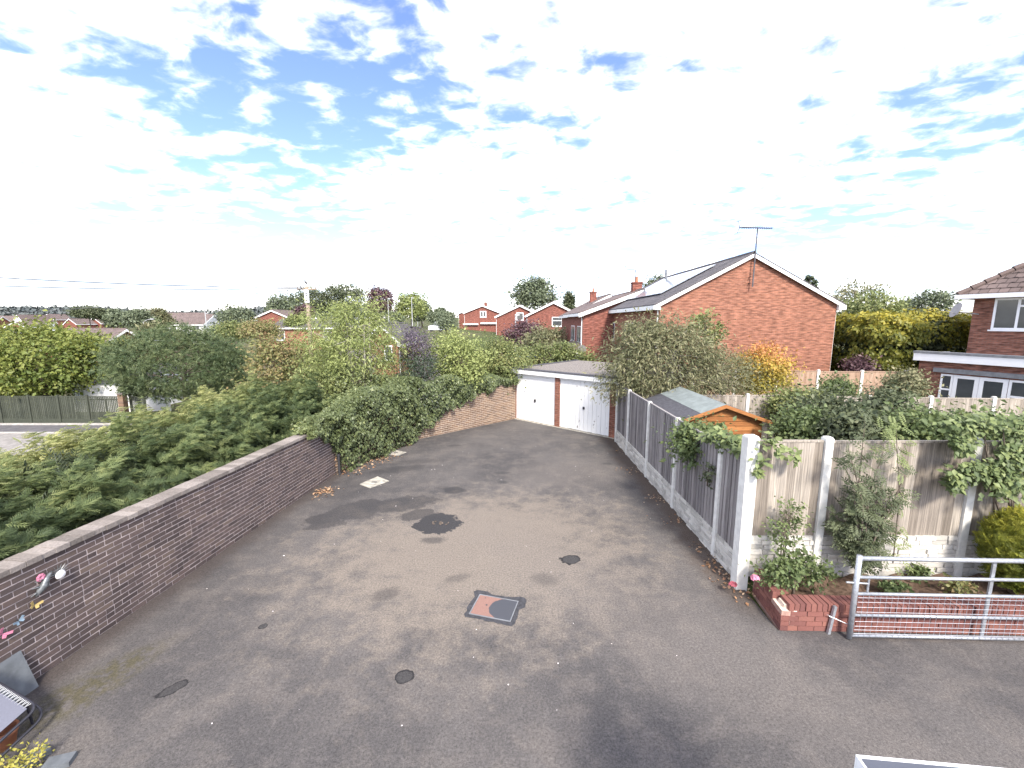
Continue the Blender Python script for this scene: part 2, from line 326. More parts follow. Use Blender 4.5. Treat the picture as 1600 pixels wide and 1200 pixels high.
# ------------------------------------------------------------------ mesh tools
C = S.collection
class MB:
    def __init__(s): s.v = []; s.f = []; s.t = []
    def add(s, vs, fs, t=.5):
        k = len(s.v); s.v += [tuple(q) for q in vs]; s.f += [tuple(i + k for i in f) for f in fs]; s.t += [t] * len(fs)
    def box(s, x0, x1, y0, y1, z0, z1, t=.5, Mx=None):
        vs = [Vector((x, y, z)) for z in (z0, z1) for x, y in ((x0, y0), (x1, y0), (x1, y1), (x0, y1))]
        if Mx is not None: vs = [Mx @ q for q in vs]
        s.add(vs, [(0, 3, 2, 1), (4, 5, 6, 7), (0, 1, 5, 4), (1, 2, 6, 5), (2, 3, 7, 6), (3, 0, 4, 7)], t); return s
    def prism(s, poly, ext, t=.5):            # polygon (3D points) swept by ext
        e = Vector(ext); a = [Vector(q) for q in poly]; n = len(a)
        s.add(a + [q + e for q in a], [tuple(range(n - 1, -1, -1)), tuple(range(n, 2 * n))] + [(i, (i + 1) % n, n + (i + 1) % n, n + i) for i in range(n)], t); return s
    def tube(s, pts, rad, n=6, t=.5, cap=True):
        pts = [Vector(q) for q in pts]; rings = []
        if isinstance(rad, (int, float)): rad = [rad] * len(pts)
        up = Vector((0, 0, 1))
        for i, q in enumerate(pts):
            d = (pts[min(i + 1, len(pts) - 1)] - pts[max(i - 1, 0)]).normalized()
            a = d.cross(up if abs(d.z) < .95 else Vector((1, 0, 0))).normalized(); b2 = d.cross(a)
            rings.append([q + (a * math.cos(2 * math.pi * k / n) + b2 * math.sin(2 * math.pi * k / n)) * rad[i] for k in range(n)])
        vs = [q for r in rings for q in r]; fs = []
        for i in range(len(pts) - 1):
            for k in range(n): fs.append((i * n + k, i * n + (k + 1) % n, (i + 1) * n + (k + 1) % n, (i + 1) * n + k))
        if cap: fs += [tuple(range(n - 1, -1, -1)), tuple(range((len(pts) - 1) * n, len(pts) * n))]
        s.add(vs, fs, t); return s
    def lathe(s, prof, c=(0, 0, 0), n=16, t=.5, Mx=None):
        vs = []; c = Vector(c)
        for r, z in prof:
            for k in range(n):
                q = Vector((r * math.cos(2 * math.pi * k / n), r * math.sin(2 * math.pi * k / n), z)); vs.append((Mx @ q if Mx is not None else q) + c)
        fs = [(i * n + k, i * n + (k + 1) % n, (i + 1) * n + (k + 1) % n, (i + 1) * n + k) for i in range(len(prof) - 1) for k in range(n)]
        fs += [tuple(range(n - 1, -1, -1)), tuple(range((len(prof) - 1) * n, len(prof) * n))]
        s.add(vs, fs, t); return s
    def mesh(s, name, mat, smooth=False):
        me = bpy.data.meshes.new(name); me.from_pydata(s.v, [], s.f); me.materials.append(M[mat])
        a = me.attributes.new('tint', 'FLOAT', 'FACE'); a.data.foreach_set('value', np.array(s.t, np.float32))
        uv = me.uv_layers.new(name='UVMap'); me.update()
        co = np.array(s.v)
        data = np.zeros((len(me.loops), 2), np.float32)
        for p in me.polygons:
            n = p.normal
            if abs(n.z) < .93:
                h = math.hypot(n.x, n.y); tx, ty = -n.y / h, n.x / h; k = 1 / max(.35, math.sqrt(1 - n.z * n.z)) if abs(n.z) > .3 else 1
                for li, vi in zip(p.loop_indices, p.vertices):
                    q = s.v[vi]; data[li] = (q[0] * tx + q[1] * ty, q[2] * k)
            else:
                for li, vi in zip(p.loop_indices, p.vertices): data[li] = s.v[vi][:2]
        uv.data.foreach_set('uv', data.ravel())
        if smooth: me.polygons.foreach_set('use_smooth', [True] * len(me.polygons))
        return me
    def build(s, name, mat, parent=None, smooth=False):
        return link(name, s.mesh(name, mat, smooth), parent)
def link(name, me, parent=None):
    o = bpy.data.objects.new(name, me); C.objects.link(o); o.parent = parent; return o
def tag(o, label, cat, group=None, kind=None):
    if label: o['label'] = label
    if cat: o['category'] = cat
    if group: o['group'] = group
    if kind: o['kind'] = kind
    return o
def thing(name, label, cat, loc=(0, 0, 0), rz=0., group=None):
    o = bpy.data.objects.new(name, None); C.objects.link(o); o.location = loc; o.rotation_euler = (0, 0, rz); o.empty_display_size = .2
    return tag(o, label, cat, group)
def structure(o): o['kind'] = 'structure'; return o
R = random.Random(7)

# ------------------------------------------------------------------ terrain, yard, street
def th(x, y):
    x = np.asarray(x, float); y = np.asarray(y, float); a = x / np.maximum(np.abs(y), 1.)
    left = ss((-6.6 - x) / 6.)
    left = left * (1 - ss((y - 18) / 22) * ss((a + .62) / .25))
    rise = 2.7 * ss((y - 38) / 45) * np.exp(-((a + .17) / .23) ** 2)
    hill = 7 * ss((y - 330) / 250)
    return -.07 - 2.13 * left + rise + hill
def thz(x, y): return float(th(x, y))
def terrain():
    xs = np.concatenate([np.linspace(-900, -60, 22), np.linspace(-55, 45, 81), np.linspace(50, 900, 22)])
    ys = np.concatenate([np.linspace(-60, 0, 8), np.linspace(2, 60, 45), np.linspace(64, 200, 30), np.linspace(215, 1500, 40)])
    gx, gy = np.meshgrid(xs, ys); gz = th(gx, gy)
    nx, ny = len(xs), len(ys)
    v = np.stack([gx, gy, gz], -1).reshape(-1, 3)
    f = [(j * nx + i, j * nx + i + 1, (j + 1) * nx + i + 1, (j + 1) * nx + i) for j in range(ny - 1) for i in range(nx - 1)]
    me = bpy.data.meshes.new('ground'); me.from_pydata(v.tolist(), [], f); me.materials.append(M['ground']); me.polygons.foreach_set('use_smooth', [True] * len(f))
    structure(link('ground', me))
terrain()
WA, WB, WC, WD = Vector((-5.79, 4.51, 0)), Vector((-5.02, 11.55, 0)), Vector((-3.62, 14.96, 0)), Vector((.17, 18.44, 0))
wdir = (WB - WA).normalized()
W0 = WA + wdir * (-2.6)
def yard():
    b = MB(); pts = [W0 + wdir * -4, WB, WC, WD, (3.63, 15.39, 0), (3.80, 14.9, 0), (3.71, 6.3, 0), (3.74, 5.37, 0), (12.5, 5.3, 0), (12.5, -2.5, 0)]
    pts = [Vector(p) for p in pts]; pts[0].x -= .1; pts[1].x -= .1; pts[2] += Vector((-.1, .05, 0)); pts[3] += Vector((-.05, .1, 0)); pts[4] += Vector((.2, .1, 0)); pts[5].x += .06; pts[6].x += .06
    b.add(pts, [tuple(range(len(pts) - 1, -1, -1))]); o = b.build('yard', 'asphalt'); structure(o)
    if o.data.polygons[0].normal.z < 0: o.data.flip_normals()
yard()
b = MB(); b.box(-70, -15.5, 23.9, 25.9, -2.5, -2.16); structure(b.build('road', 'road'))
b = MB(); b.box(-70, -15.5, 20.0, 23.7, -2.5, -2.10); structure(b.build('pavement', 'pavement'))
k = structure(MB().box(-70, -15.5, 23.7, 23.9, -2.5, -2.06).build('kerb', 'kerb'))
k = structure(MB().box(-70, -15.5, 25.9, 26.05, -2.5, -2.06).build('kerb', 'kerb'))
def far_road():
    b = MB(); pts = []
    for y, xl, xr in ((50, -22, -15), (62, -24.5, -18), (80, -29, -22.5), (110, -36, -29), (150, -44, -36)):
        pts.append((Vector((xl, y, thz((xl + xr) / 2, y) + .25)), Vector((xr, y, thz((xl + xr) / 2, y) + .25))))
    for (a, c), (d, e) in zip(pts, pts[1:]): b.add([a, c, e, d], [(0, 1, 2, 3)])
    structure(b.build('road', 'road'))
far_road()

# ------------------------------------------------------------------ brick walls
def brick_mesh(name, mat, l, h, d, seed, t):
    r = random.Random(seed); j = lambda a: r.uniform(-a, a); b = MB()
    b.box(-l / 2, l / 2, -d / 2, d / 2, -h / 2, h / 2, t)
    b.v = [(x + j(.0025), y + j(.0008), z + j(.002)) for x, y, z in b.v]
    return b.mesh(name, mat)
def frame(p, q):                                   # local x along p->q, local -y faces the yard (right-hand side)
    d = q - p; return math.atan2(d.y, d.x), d.length
NEARV = [brick_mesh('brick', 'wall_brick', .211, .061, .10, 100 + i, i / 11) for i in range(12)]
NEARH = [brick_mesh('brick', 'wall_brick', .099, .061, .10, 200 + i, i / 5) for i in range(6)]
def near_wall():
    rz, L = frame(W0, WB); L += .1
    w = thing('brick_wall', 'long low brown brick wall with concrete coping in front of the conifer hedge', 'wall', W0, rz)
    H = 19; T = .225
    MB().box(0, L, .0015, T, -.15, H * .075).build('mortar', 'mortar', w)
    slots = []
    for c in range(H):
        x = -.1125 if c % 2 else 0.; x += R.uniform(-.006, .006)
        while x < L - .03:
            x1 = min(x + .215, L); x0 = max(x, 0)
            if R.random() < .04 and x1 - x0 > .2:
                xm = x0 + .1025 + .005; slots += [(c, x0, xm - .005), (c, xm + .005, x1)]
            else: slots.append((c, x0, x1))
            x += .225
    def score(s):
        p = W0 + wdir * ((s[1] + s[2]) / 2); u = 800 + F * p.x / p.y
        return p.y if u > -30 and s[2] - s[1] > .09 else 1e9 - (s[2] - s[1])
    slots.sort(key=score)
    rest = MB()
    for i, (c, x0, x1) in enumerate(slots):
        l = x1 - x0; z = c * .075 + .0375; y = .05 - R.uniform(.002, .006)
        if i < 300 and l > .09:
            o = link('brick', R.choice(NEARV if l > .15 else NEARH), w); o.location = ((x0 + x1) / 2, y, z)
            o.scale = (l / (.213 if l > .15 else .1015), 1, 1); o.rotation_euler = (R.uniform(-.01, .01), R.uniform(-.006, .006), R.uniform(-.004, .004))
        else: rest.box(x0 + .001, x1 - .001, y - .05, y + .05, z - .0305 + R.uniform(-.001, .001), z + .0305, R.random())
    tag(rest.build('brickwork', 'wall_brick', w), None, None, kind='stuff')
    x = 0.
    while x < L:
        l = min(.9 + R.uniform(-.02, .02), L - x)
        if l < .2: break
        b = MB(); z = H * .075 + R.uniform(-.004, .004)
        nseg = 6
        for i in range(nseg):
            a0, a1 = x + l * i / nseg, x + l * (i + 1) / nseg - (.006 if i == nseg - 1 else 0)
            b.box(a0, a1, -.035 + R.uniform(-.006, .006), T + .05, z, z + .065 + R.uniform(-.004, .004), R.random())
        b.build('coping', 'coping', w); x += l
    return w, L
near_wall()
def far_wall():
    w = thing('brick_wall', 'sunlit buff brick wall running from the ivy to the white garages', 'wall', WB)
    rest = MB(); core = MB(); cop = MB()
    for p, q, n0, n1 in ((WB, WC, 19, 22), (WC, WD, 22, 23)):
        rz, L = frame(p, q); Mx = Matrix.Translation(p - WB) @ Matrix.Rotation(rz, 4, 'Z'); n = n1
        core.box(0, L, .0015, .22, -.1, n * .075, .5, Mx)
        for c in range(n):
            x = -.1125 if c % 2 else 0.
            while x < L:
                x0, x1 = max(0, x), min(x + .215, L); z = c * .075 + .0375
                if x1 - x0 > .03: rest.box(x0, x1, -R.uniform(0, .004), .1, z - .030, z + .030, R.random(), Mx)
                x += .225
        x = 0.
        while x < L:
            cop.box(x, min(x + .7, L), -.03, .25, n * .075, n * .075 + .05, R.random(), Mx); x += .705
    core.build('mortar', 'mortar_far', w); tag(rest.build('brickwork', 'far_brick', w), None, None, kind='stuff')
    cop.build('coping', 'coping', w)
far_wall()
p = MB(); a = WB + Vector((.14, -.1, 0)); p.tube([a, a + Vector((.0, .0, .62))], .035, 8); p.tube([a + Vector((0, 0, .55)), a + Vector((0, 0, .62))], .045, 8)
tag(p.build('drain_pipe', 'steel_dark'), 'short black drain pipe at the wall corner under the ivy', 'pipe')

# ------------------------------------------------------------------ garages
def garages():
    rz, L = frame(WD, Vector((3.63, 15.39, 0)))
    g = thing('garage', 'pair of flat roofed brick garages with two white doors at the yard end', 'garage', WD, rz)
    D = 5.2; x0, x1 = -.22, L + .24
    wl = MB(); wl.box(x0, x0 + .2, .05, D, -.1, 2.05); wl.box(x1 - .2, x1, .05, D, -.1, 2.05); wl.box(x0 + .2, x1 - .2, D - .2, D, -.1, 2.05); wl.build('wall', 'pier_brick', g)
    for a, c in ((x0, -.0), (2.12, 2.34), (L, x1)): MB().box(a, c, -.02, .2, -.1, 2.06).build('pier', 'pier_brick', g)
    d1 = MB(); d1.box(.0, 2.12, .045, .085, .02, 1.97); d1.box(.03, .10, .03, .05, .03, 1.95); d1.box(2.02, 2.09, .03, .05, .03, 1.95); d1.box(.1, 2.02, .032, .05, 1.86, 1.95); d1.box(.1, 2.02, .032, .05, .03, .12)
    d = d1.build('door', 'white_paint', g); MB().box(1.02, 1.10, .0, .045, .88, 1.0).build('handle', 'steel_dark', d)
    MB().box(0., 2.12, .0, .1, 1.975, 2.06).build('lintel', 'white_paint', g)
    d2 = thing_part = MB(); d2.box(2.34, L, .07, .1, .02, 1.97); d = d2.build('door', 'door_worn', g)
    n = 12; wdt = (L - 2.34) / n
    for i in range(n): MB().box(2.34 + i * wdt + .005, 2.34 + (i + 1) * wdt - .005, .04 + R.uniform(0, .006), .068, .02 + R.uniform(0, .02), 1.965).build('plank', 'door_worn', d)
    MB().box(2.34 + 1.1, 2.34 + 1.17, .0, .04, .9, 1.0).build('handle', 'steel_dark', d)
    MB().box(2.34, L, .0, .1, 1.975, 2.06).build('lintel', 'white_paint', g)
    MB().box(x0 - .05, x1 + .05, -.12, -.095, 2.06, 2.24).build('fascia', 'white_paint', g)
    MB().box(x0 - .05, x1 + .05, -.09, D + .1, 2.062, 2.235).build('roof', 'roof_gravel', g)
    e = MB(); e.box(x0 - .07, x1 + .07, -.14, .12, 2.242, 2.285); e.box(x0 - .07, x0 + .08, .122, D + .1, 2.238, 2.27); e.box(x1 - .08, x1 + .07, .122, D + .1, 2.238, 2.27); e.build('roof_edge', 'felt_dark', g)
    MB().box(x0, x1, -.1, .06, -.06, .012).build('threshold', 'concrete_slab', g)
garages()

# ------------------------------------------------------------------ fences
def stone_board(b, x0, x1, y0, y1, z0, z1):
    b.box(x0, x1, y0 + .02, y1, z0, z1, .2); rows = max(2, round((z1 - z0) / .075)); h = (z1 - z0) / rows
    for r in range(rows):
        x = x0 - R.uniform(0, .1)
        while x < x1:
            l = R.uniform(.13, .34); a, c = max(x, x0), min(x + l, x1)
            if c - a > .02:
                k = len(b.v); d = R.uniform(.004, .038); b.box(a + .006, c - .006, y0 + .02 - d, y0 + .021, z0 + r * h + .005, z0 + (r + 1) * h - .005, R.random())
                b.v[k:] = [(q[0], q[1] + R.uniform(-.004, .004), q[2] + R.uniform(-.004, .004)) for q in b.v[k:]]
            x += l
def board_meshes(mat, h, w, n=6, seed=0):
    out = []
    for i in range(n):
        r = random.Random(seed + i); b = MB(); k = 3
        zs = [0, h]; b.prism([(0, -.004, 0), (w - .022, -.020, 0), (w - .022, .0, 0), (w, .0, 0), (w, .008, 0), (0, .008, 0)], (0, 0, h), (i + .5) / n); out.append(b.mesh('board', mat))
    return out
def fence(label, p, q, posts, zb, gb, zt, mat, bw=.115, post=.1, ptop=.06, parts=True, mid=(), cap=True, name='fence', postmat='concrete_white', gbmat='gravel_board', endposts=(True, True), seed=0):
    p, q = Vector(p), Vector(q); rz, L = frame(p, q); f = thing(name, label, 'fence', p, rz)
    bm = board_meshes(mat, 1., bw + .012, 7, seed)
    for i, (x, hgt, wd) in enumerate(posts):
        if hgt <= 0: continue
        b = MB(); wv = wd / 2; c = .012
        b.box(x - wv, x + wv, -wv, wv, zb - .3, zt + hgt - .02); b.prism([(x - wv + c, -wv + c, zt + hgt - .02), (x + wv - c, -wv + c, zt + hgt - .02), (x + wv - c, wv - c, zt + hgt - .02), (x - wv + c, wv - c, zt + hgt - .02)], (0, 0, .02))
        b.build('post', postmat, f)
    for (xa, ha, wa), (xb, hb, wb) in zip(posts, posts[1:]):
        a, c = xa + wa / 2, xb - wb / 2
        if gb > zb:
            b = MB(); stone_board(b, a, c, -.03, .03, zb - .05, gb) if gbmat == 'gravel_board' else b.box(a, c, -.02, .02, zb - .05, gb); b.build('gravel_board', gbmat, f)
        pn = MB(); pn.box(a, c, .014, .04, gb + .12, gb + .2, .3); pn.box((a + c) / 2 - .03, (a + c) / 2 + .03, .0141, .04, gb + .2, zt - .25, .3); pn.box(a, c, .014, .04, zt - .25, zt - .17, .3)
        dz = R.uniform(-.015, .015)
        if cap: pn.box(a, c, -.022, .03, zt - .02 + dz, zt + .012 + dz, .8)
        for m_ in mid: pn.box(a, c, -.03, -.014, m_ - .025, m_ + .025, .7)
        jn = pn.build('panel', mat, f) if parts else pn
        n = max(1, round((c - a) / bw)); w = (c - a) / n
        for i in range(n):
            z1 = zt - .021 + dz if cap else zt + R.uniform(-.01, .01)
            if parts:
                o = link('board', R.choice(bm), jn); o.location = (a + i * w, R.uniform(-.003, .002), gb + .004); o.scale = (w / bw, 1, z1 - gb - .006)
            else: pn.prism([(a + i * w, .004, gb), (a + (i + 1) * w - .008, -.008, gb), (a + (i + 1) * w - .008, .0, gb), (a + i * w, .012, gb)], (0, 0, z1 - gb), R.random())
        if not parts: pn.build('panel', mat, f)
    return f
# side fence: from the corner post by the planter to the garages (its yard face looks left)
FY = 6.3
side_posts = [14.79, 13.3, 11.3, 9.33, 7.29]
fence('weathered grey board fence on rock faced gravel boards along the yard up to the garage', (3.76, 14.79, 0), (3.76, 6.35, 0),
      [(14.79 - y, .045, .10) for y in side_posts] + [(14.79 - 6.38, -1, .10)], 0, .47, 2.1, 'board_grey', seed=3, bw=.12)
fence('weathered brown board fence behind the planter with one thick corner post', (3.71, 6.36, 0), (9.5, 6.36, 0),
      [(0., .09, .18), (1.19, .07, .12), (3.50, .05, .12), (5.79, .05, .12)], .25, .90, 2.46, 'board_brown', seed=20, bw=.135)
fence('grey board fence dividing the gardens behind the shed', (4.1, 14.2, 0), (21, 13.0, 0),
      [(x, .06, .1) for x in (0, 1.9, 3.8, 5.7, 7.65, 9.55, 11.45, 13.3, 15.2, 17)], 0, .25, 1.85, 'board_brown', seed=40, bw=.14, mid=(1.3,))
fence('tan board fence below the gable of the big house', (8.6, 19.9, 0), (20.4, 18.9, 0),
      [(x, .07, .11) for x in (0, 1.9, 3.75, 5.6, 7.5, 9.4, 11.7)], 0, .25, 2.02, 'board_tan', bw=.11, parts=False, mid=(1.4,))
fence('pale picket topped garden fence far behind the topiary', (14.9, 25.5, 0), (26, 24.5, 0),
      [(x, .05, .1) for x in (0, 1.9, 3.8, 5.7, 7.6, 9.5)], 0, .3, 2.35, 'board_brown', bw=.15, parts=False)
fence('dark green board fence across the road on the left', (-46, 26.6, -2.2), (-24.55, 26.3, -2.2),
      [(x, .09, .12) for x in (0, 1.9, 3.8, 5.7, 7.7, 9.6, 11.5, 13.4, 15.3, 17.2, 19.1, 21.3)], 0, .35, 1.8, 'board_green', bw=.11, parts=False, postmat='board_green', gbmat='board_green')
fence('dark green board fence panel beside the brick gate pier', (-24.05, 26.2, -2.2), (-22.3, 25.2, -2.2),
      [(0, .09, .12), (2.0, .09, .12)], 0, .3, 1.85, 'board_green', bw=.11, parts=False, postmat='board_green', gbmat='board_green')
b = MB()
for i in range(27): b.box(-.165, .165, -.165, .165, i * .075 + .004, i * .075 + .071, R.random())
b.box(-.158, .158, -.158, .158, 0, 27 * .075, .9)
pt = thing('gate_pier', 'square buff brick gate pier in the green fence', 'pier', (-24.27, 25.9, -2.2)); b.build('shaft', 'far_brick', pt)
MB().prism([(-.19, -.19, 2.026), (.19, -.19, 2.026), (.19, .19, 2.026), (-.19, .19, 2.026)], (0, 0, .06)).build('cap', 'coping', pt)
sg = thing('street_sign', 'low white street name plate beside the gate pier', 'sign', (-23.0, 24.7, -2.2), -.2)
MB().box(-.5, .5, -.015, .015, .75, .93).build('plate', 'white_paint', sg)
for x in (-.4, .4): MB().box(x - .03, x + .03, .016, .06, -.1, .9).build('post', 'steel_dark', sg)

# ------------------------------------------------------------------ planter, gate
PA, PB = Vector((3.86, 6.22, 0)), Vector((3.76, 5.36, 0))
PLV = [brick_mesh('brick', 'planter_brick', .213, .066, .10, 300 + i, i / 9) for i in range(10)]
PLC = [brick_mesh('brick', 'planter_brick', .066, .108, .213, 330 + i, i / 9) for i in range(10)]
def planter():
    w = thing('planter', 'low red brick planter with brick on edge top and broken corner', 'planter', (PB.x, PB.y, 0))
    def leg(p, q, skip_end, skip_start):
        d = (q - p); rz = math.atan2(d.y, d.x); L = d.length; Mx = Matrix.Translation(p - PB) @ Matrix.Rotation(rz, 4, 'Z')
        for c in range(4):
            x = -.1125 if c % 2 else 0.
            while x < L - .02:
                x0, x1 = max(0, x), min(L, x + .215); x += .225
                if c == 3 and ((skip_end and x1 > L - .28) or (skip_start and x0 < .10)): continue
                if x1 - x0 < .05: continue
                o = link('brick', R.choice(PLV), w); o.matrix_local = Mx @ Matrix.Translation(((x0 + x1) / 2, .05 + R.uniform(-.003, .003), c * .075 + .04)) @ Matrix.Diagonal(((x1 - x0) / .213, 1, 1, 1))
        n = int(L / .076)
        for i in range(n):
            xx = (i + .5) * .076
            if (skip_end and xx > L - .24) or (skip_start and xx < .05): continue
            o = link('brick', R.choice(PLC), w); o.matrix_local = Mx @ Matrix.Translation((xx, .105 + R.uniform(-.004, .004), .303 + .056 + R.uniform(-.003, .003))) @ Matrix.Rotation(R.uniform(-.015, .015), 4, 'X')
        return Mx, L
    M1, L1 = leg(PA, PB, True, False); E = Vector((9.4, 5.20, 0)); M2, L2 = leg(PB + Vector((.02, 0, 0)), E, False, True)
    b = MB(); b.box(0, L1 - .02, .012, .19, -.1, .296, .5, M1); b.box(.05, L2, .012, .19, -.1, .296, .5, M2); b.box(.14, L2, .03, .18, .296, .345, .5, M2); b.box(0, L1 - .3, .03, .18, .296, .345, .5, M1); b.build('mortar', 'mortar_red', w)
    b = MB(); b.box(L1 - .27, L1 - .01, .002, .2, .2961, .312, .5, M1); b.box(L1 - .2, L1 - .06, .06, .18, .3121, .345, .5, M1); b.box(.05, .13, .06, .2, .314, .36, .5, M2)
    b.v = [(x + R.uniform(-.012, .012), y + R.uniform(-.012, .012), z + R.uniform(-.006, .008)) for x, y, z in b.v]; b.build('broken_mortar', 'mortar_cream', w)
    s = MB(); nx, ny = 40, 9; vs = []
    for j in range(ny):
        for i in range(nx):
            t = i / (nx - 1); x = 3.95 + t * 5.4; y = 5.52 + (6.31 - 5.52) * j / (ny - 1); vs.append((x - PB.x, y - PB.y, .25 + .05 * math.sin(i * 1.3 + j) * math.cos(j * 1.9) + R.uniform(-.015, .015) - .02))
    s.add(vs, [(j * nx + i, j * nx + i + 1, (j + 1) * nx + i + 1, (j + 1) * nx + i) for j in range(ny - 1) for i in range(nx - 1)]); s.build('soil', 'soil', w, True)
planter()
def gate():
    g = thing('farm_gate', 'galvanised steel field gate with wire mesh standing before the planter', 'gate', (4.605, 5.2, 0), -.03)
    Z = [1.19, .92, .68, .365, .06]; L = 3.05
    MB().tube([(0, 0, .02), (0, 0, 1.235)], .034, 10).build('stile', 'galvanised', g, True); MB().tube([(L, 0, .02), (L, 0, 1.235)], .034, 10).build('stile', 'galvanised', g, True)
    for i, z in enumerate(Z): MB().tube([(.03, 0, z), (L - .03, 0, z)], .030 if i == 0 else .022, 10).build('rail', 'galvanised', g, True)
    for x in (1.78,): MB().box(x - .022, x + .022, .024, .045, .05, 1.17).build('brace', 'galvanised', g)
    m = MB(); x = .1
    while x < L - .04: m.tube([(x, -.024, .06), (x, -.024, .68)], .0028, 4, cap=False); x += .076
    for z in (.11, .165, .22, .29, .43, .50, .575, .64): m.tube([(.03, -.027, z), (L - .03, -.027, z)], .0028, 4, cap=False)
    m.build('wire_mesh', 'galvanised', g)
    h = MB(); h.tube([(-.13, 0, .845), (.16, 0, .83)], .012, 6); h.tube([(.16, 0, .70), (.16, 0, .92)], .014, 6); h.build('latch', 'galvanised', g)
gate()
st = thing('stake', 'leaning steel stake tied by wire to the field gate', 'stake', gp(1294, 990)); MB().box(-.018, .018, -.018, .018, -.1, .42, .5, Matrix.Rotation(.12, 4, 'Y')).build('bar', 'galvanised', st)
b = MB(); b.tube([(-.02, 0, .27), (.1, -.05, .235), (.21, -.09, .20)], .004, 4); b.tube([(-.05, 0, .29), (.03, -.01, .26), (.2, -.08, .19)], .003, 4); b.build('wire', 'galvanised', st)

# ------------------------------------------------------------------ shed
def shed():
    X0, X1, Y0, Y1, ze, zr = 4.36, 6.42, 10.55, 13.3, 1.80, 2.17
    c = (X0 + X1) / 2; s = thing('garden_shed', 'small orange stained wooden shed with felt roof behind the fence', 'shed', (c, Y0, 0)); h = (X1 - X0) / 2; D = Y1 - Y0
    MB().prism([(-h, .03, 0), (h, .03, 0), (h, .03, ze), (0, .03, zr - .03), (-h, .03, ze)], (0, D - .06, 0)).build('frame', 'shed_wood', s)
    z = .02
    while z < zr - .06:
        z1 = z + .125; a = h if z1 <= ze else h * max(0, (zr - z1 - .02) / (zr - ze)); a0 = h if z <= ze else h * max(0, (zr - z - .02) / (zr - ze))
        b = MB(); b.prism([(-a0, .005, z), (a0, .005, z), (a, .02, z1 - .006), (-a, .02, z1 - .006)], (0, .012, 0), R.random()); b.build('board', 'shed_wood', s); z = z1
    sl = (zr - ze) / h
    for sg_ in (-1, 1):
        b = MB(); b.prism([(0, -.12, zr + .02), (sg_ * (h + .2), -.12, ze - sl * .2 + .02), (sg_ * (h + .2), -.12, ze - sl * .2 + .045), (0, -.12, zr + .045)], (0, D + .24, 0)); b.build('roof', 'felt_dark', s)
        b = MB(); b.prism([(0, -.145, zr + .055), (sg_ * (h + .2), -.145, ze - sl * .2 + .055), (sg_ * (h + .2), -.145, ze - sl * .2 - .035), (0, -.145, zr - .035)], (0, .022, 0), .8); b.build('bargeboard', 'shed_wood', s)
    b = MB()
    for sg_, wd in ((-1, .62), (1, .35)):
        b.prism([(0, -.1, zr + .048), (sg_ * wd, -.1, zr + .048 - sl * wd), (sg_ * wd, -.1, zr + .054 - sl * wd), (0, -.1, zr + .056)], (0, D + .2, 0))
    b.build('felt_strip', 'felt_light', s)
shed()

# ------------------------------------------------------------------ houses
def win(parent, Mx, x0, x1, z0, z1, mull=(), trans=None, fr=.06, mat='upvc', sill=True):
    b = MB(); y0, y1 = -.03, .06
    b.box(x0, x1, y0, y1, z0, z0 + fr, .5, Mx); b.box(x0, x1, y0, y1, z1 - fr, z1, .5, Mx)
    xs = [x0] + [x0 + (x1 - x0) * q for q in mull] + [x1]
    b.box(x0, x0 + fr, y0, y1, z0 + fr, z1 - fr, .5, Mx); b.box(x1 - fr, x1, y0, y1, z0 + fr, z1 - fr, .5, Mx)
    for q in xs[1:-1]: b.box(q - fr / 2, q + fr / 2, y0 + .002, y1, z0 + fr, z1 - fr, .5, Mx)
    if trans is not None:
        zt = z0 + (z1 - z0) * trans[0]; a, c = xs[trans[1]], xs[trans[1] + 1]; b.box(a + fr / 2, c - fr / 2, y0 + .004, y1, zt - fr / 2, zt + fr / 2, .5, Mx)
    o = b.build('window', mat, parent)
    for a, c in zip(xs, xs[1:]): MB().box(a + fr / 2, c - fr / 2, y0 + .012, y0 + .02, z0 + fr * .8, z1 - fr * .8, .5, Mx).build('pane', 'window_glass', o)
    if sill: MB().box(x0 - .06, x1 + .06, y0 - .06, y1 - .01, z0 - .06, z0 - .002, .5, Mx).build('sill', mat, o)
    return o
I4 = Matrix.Identity(4)
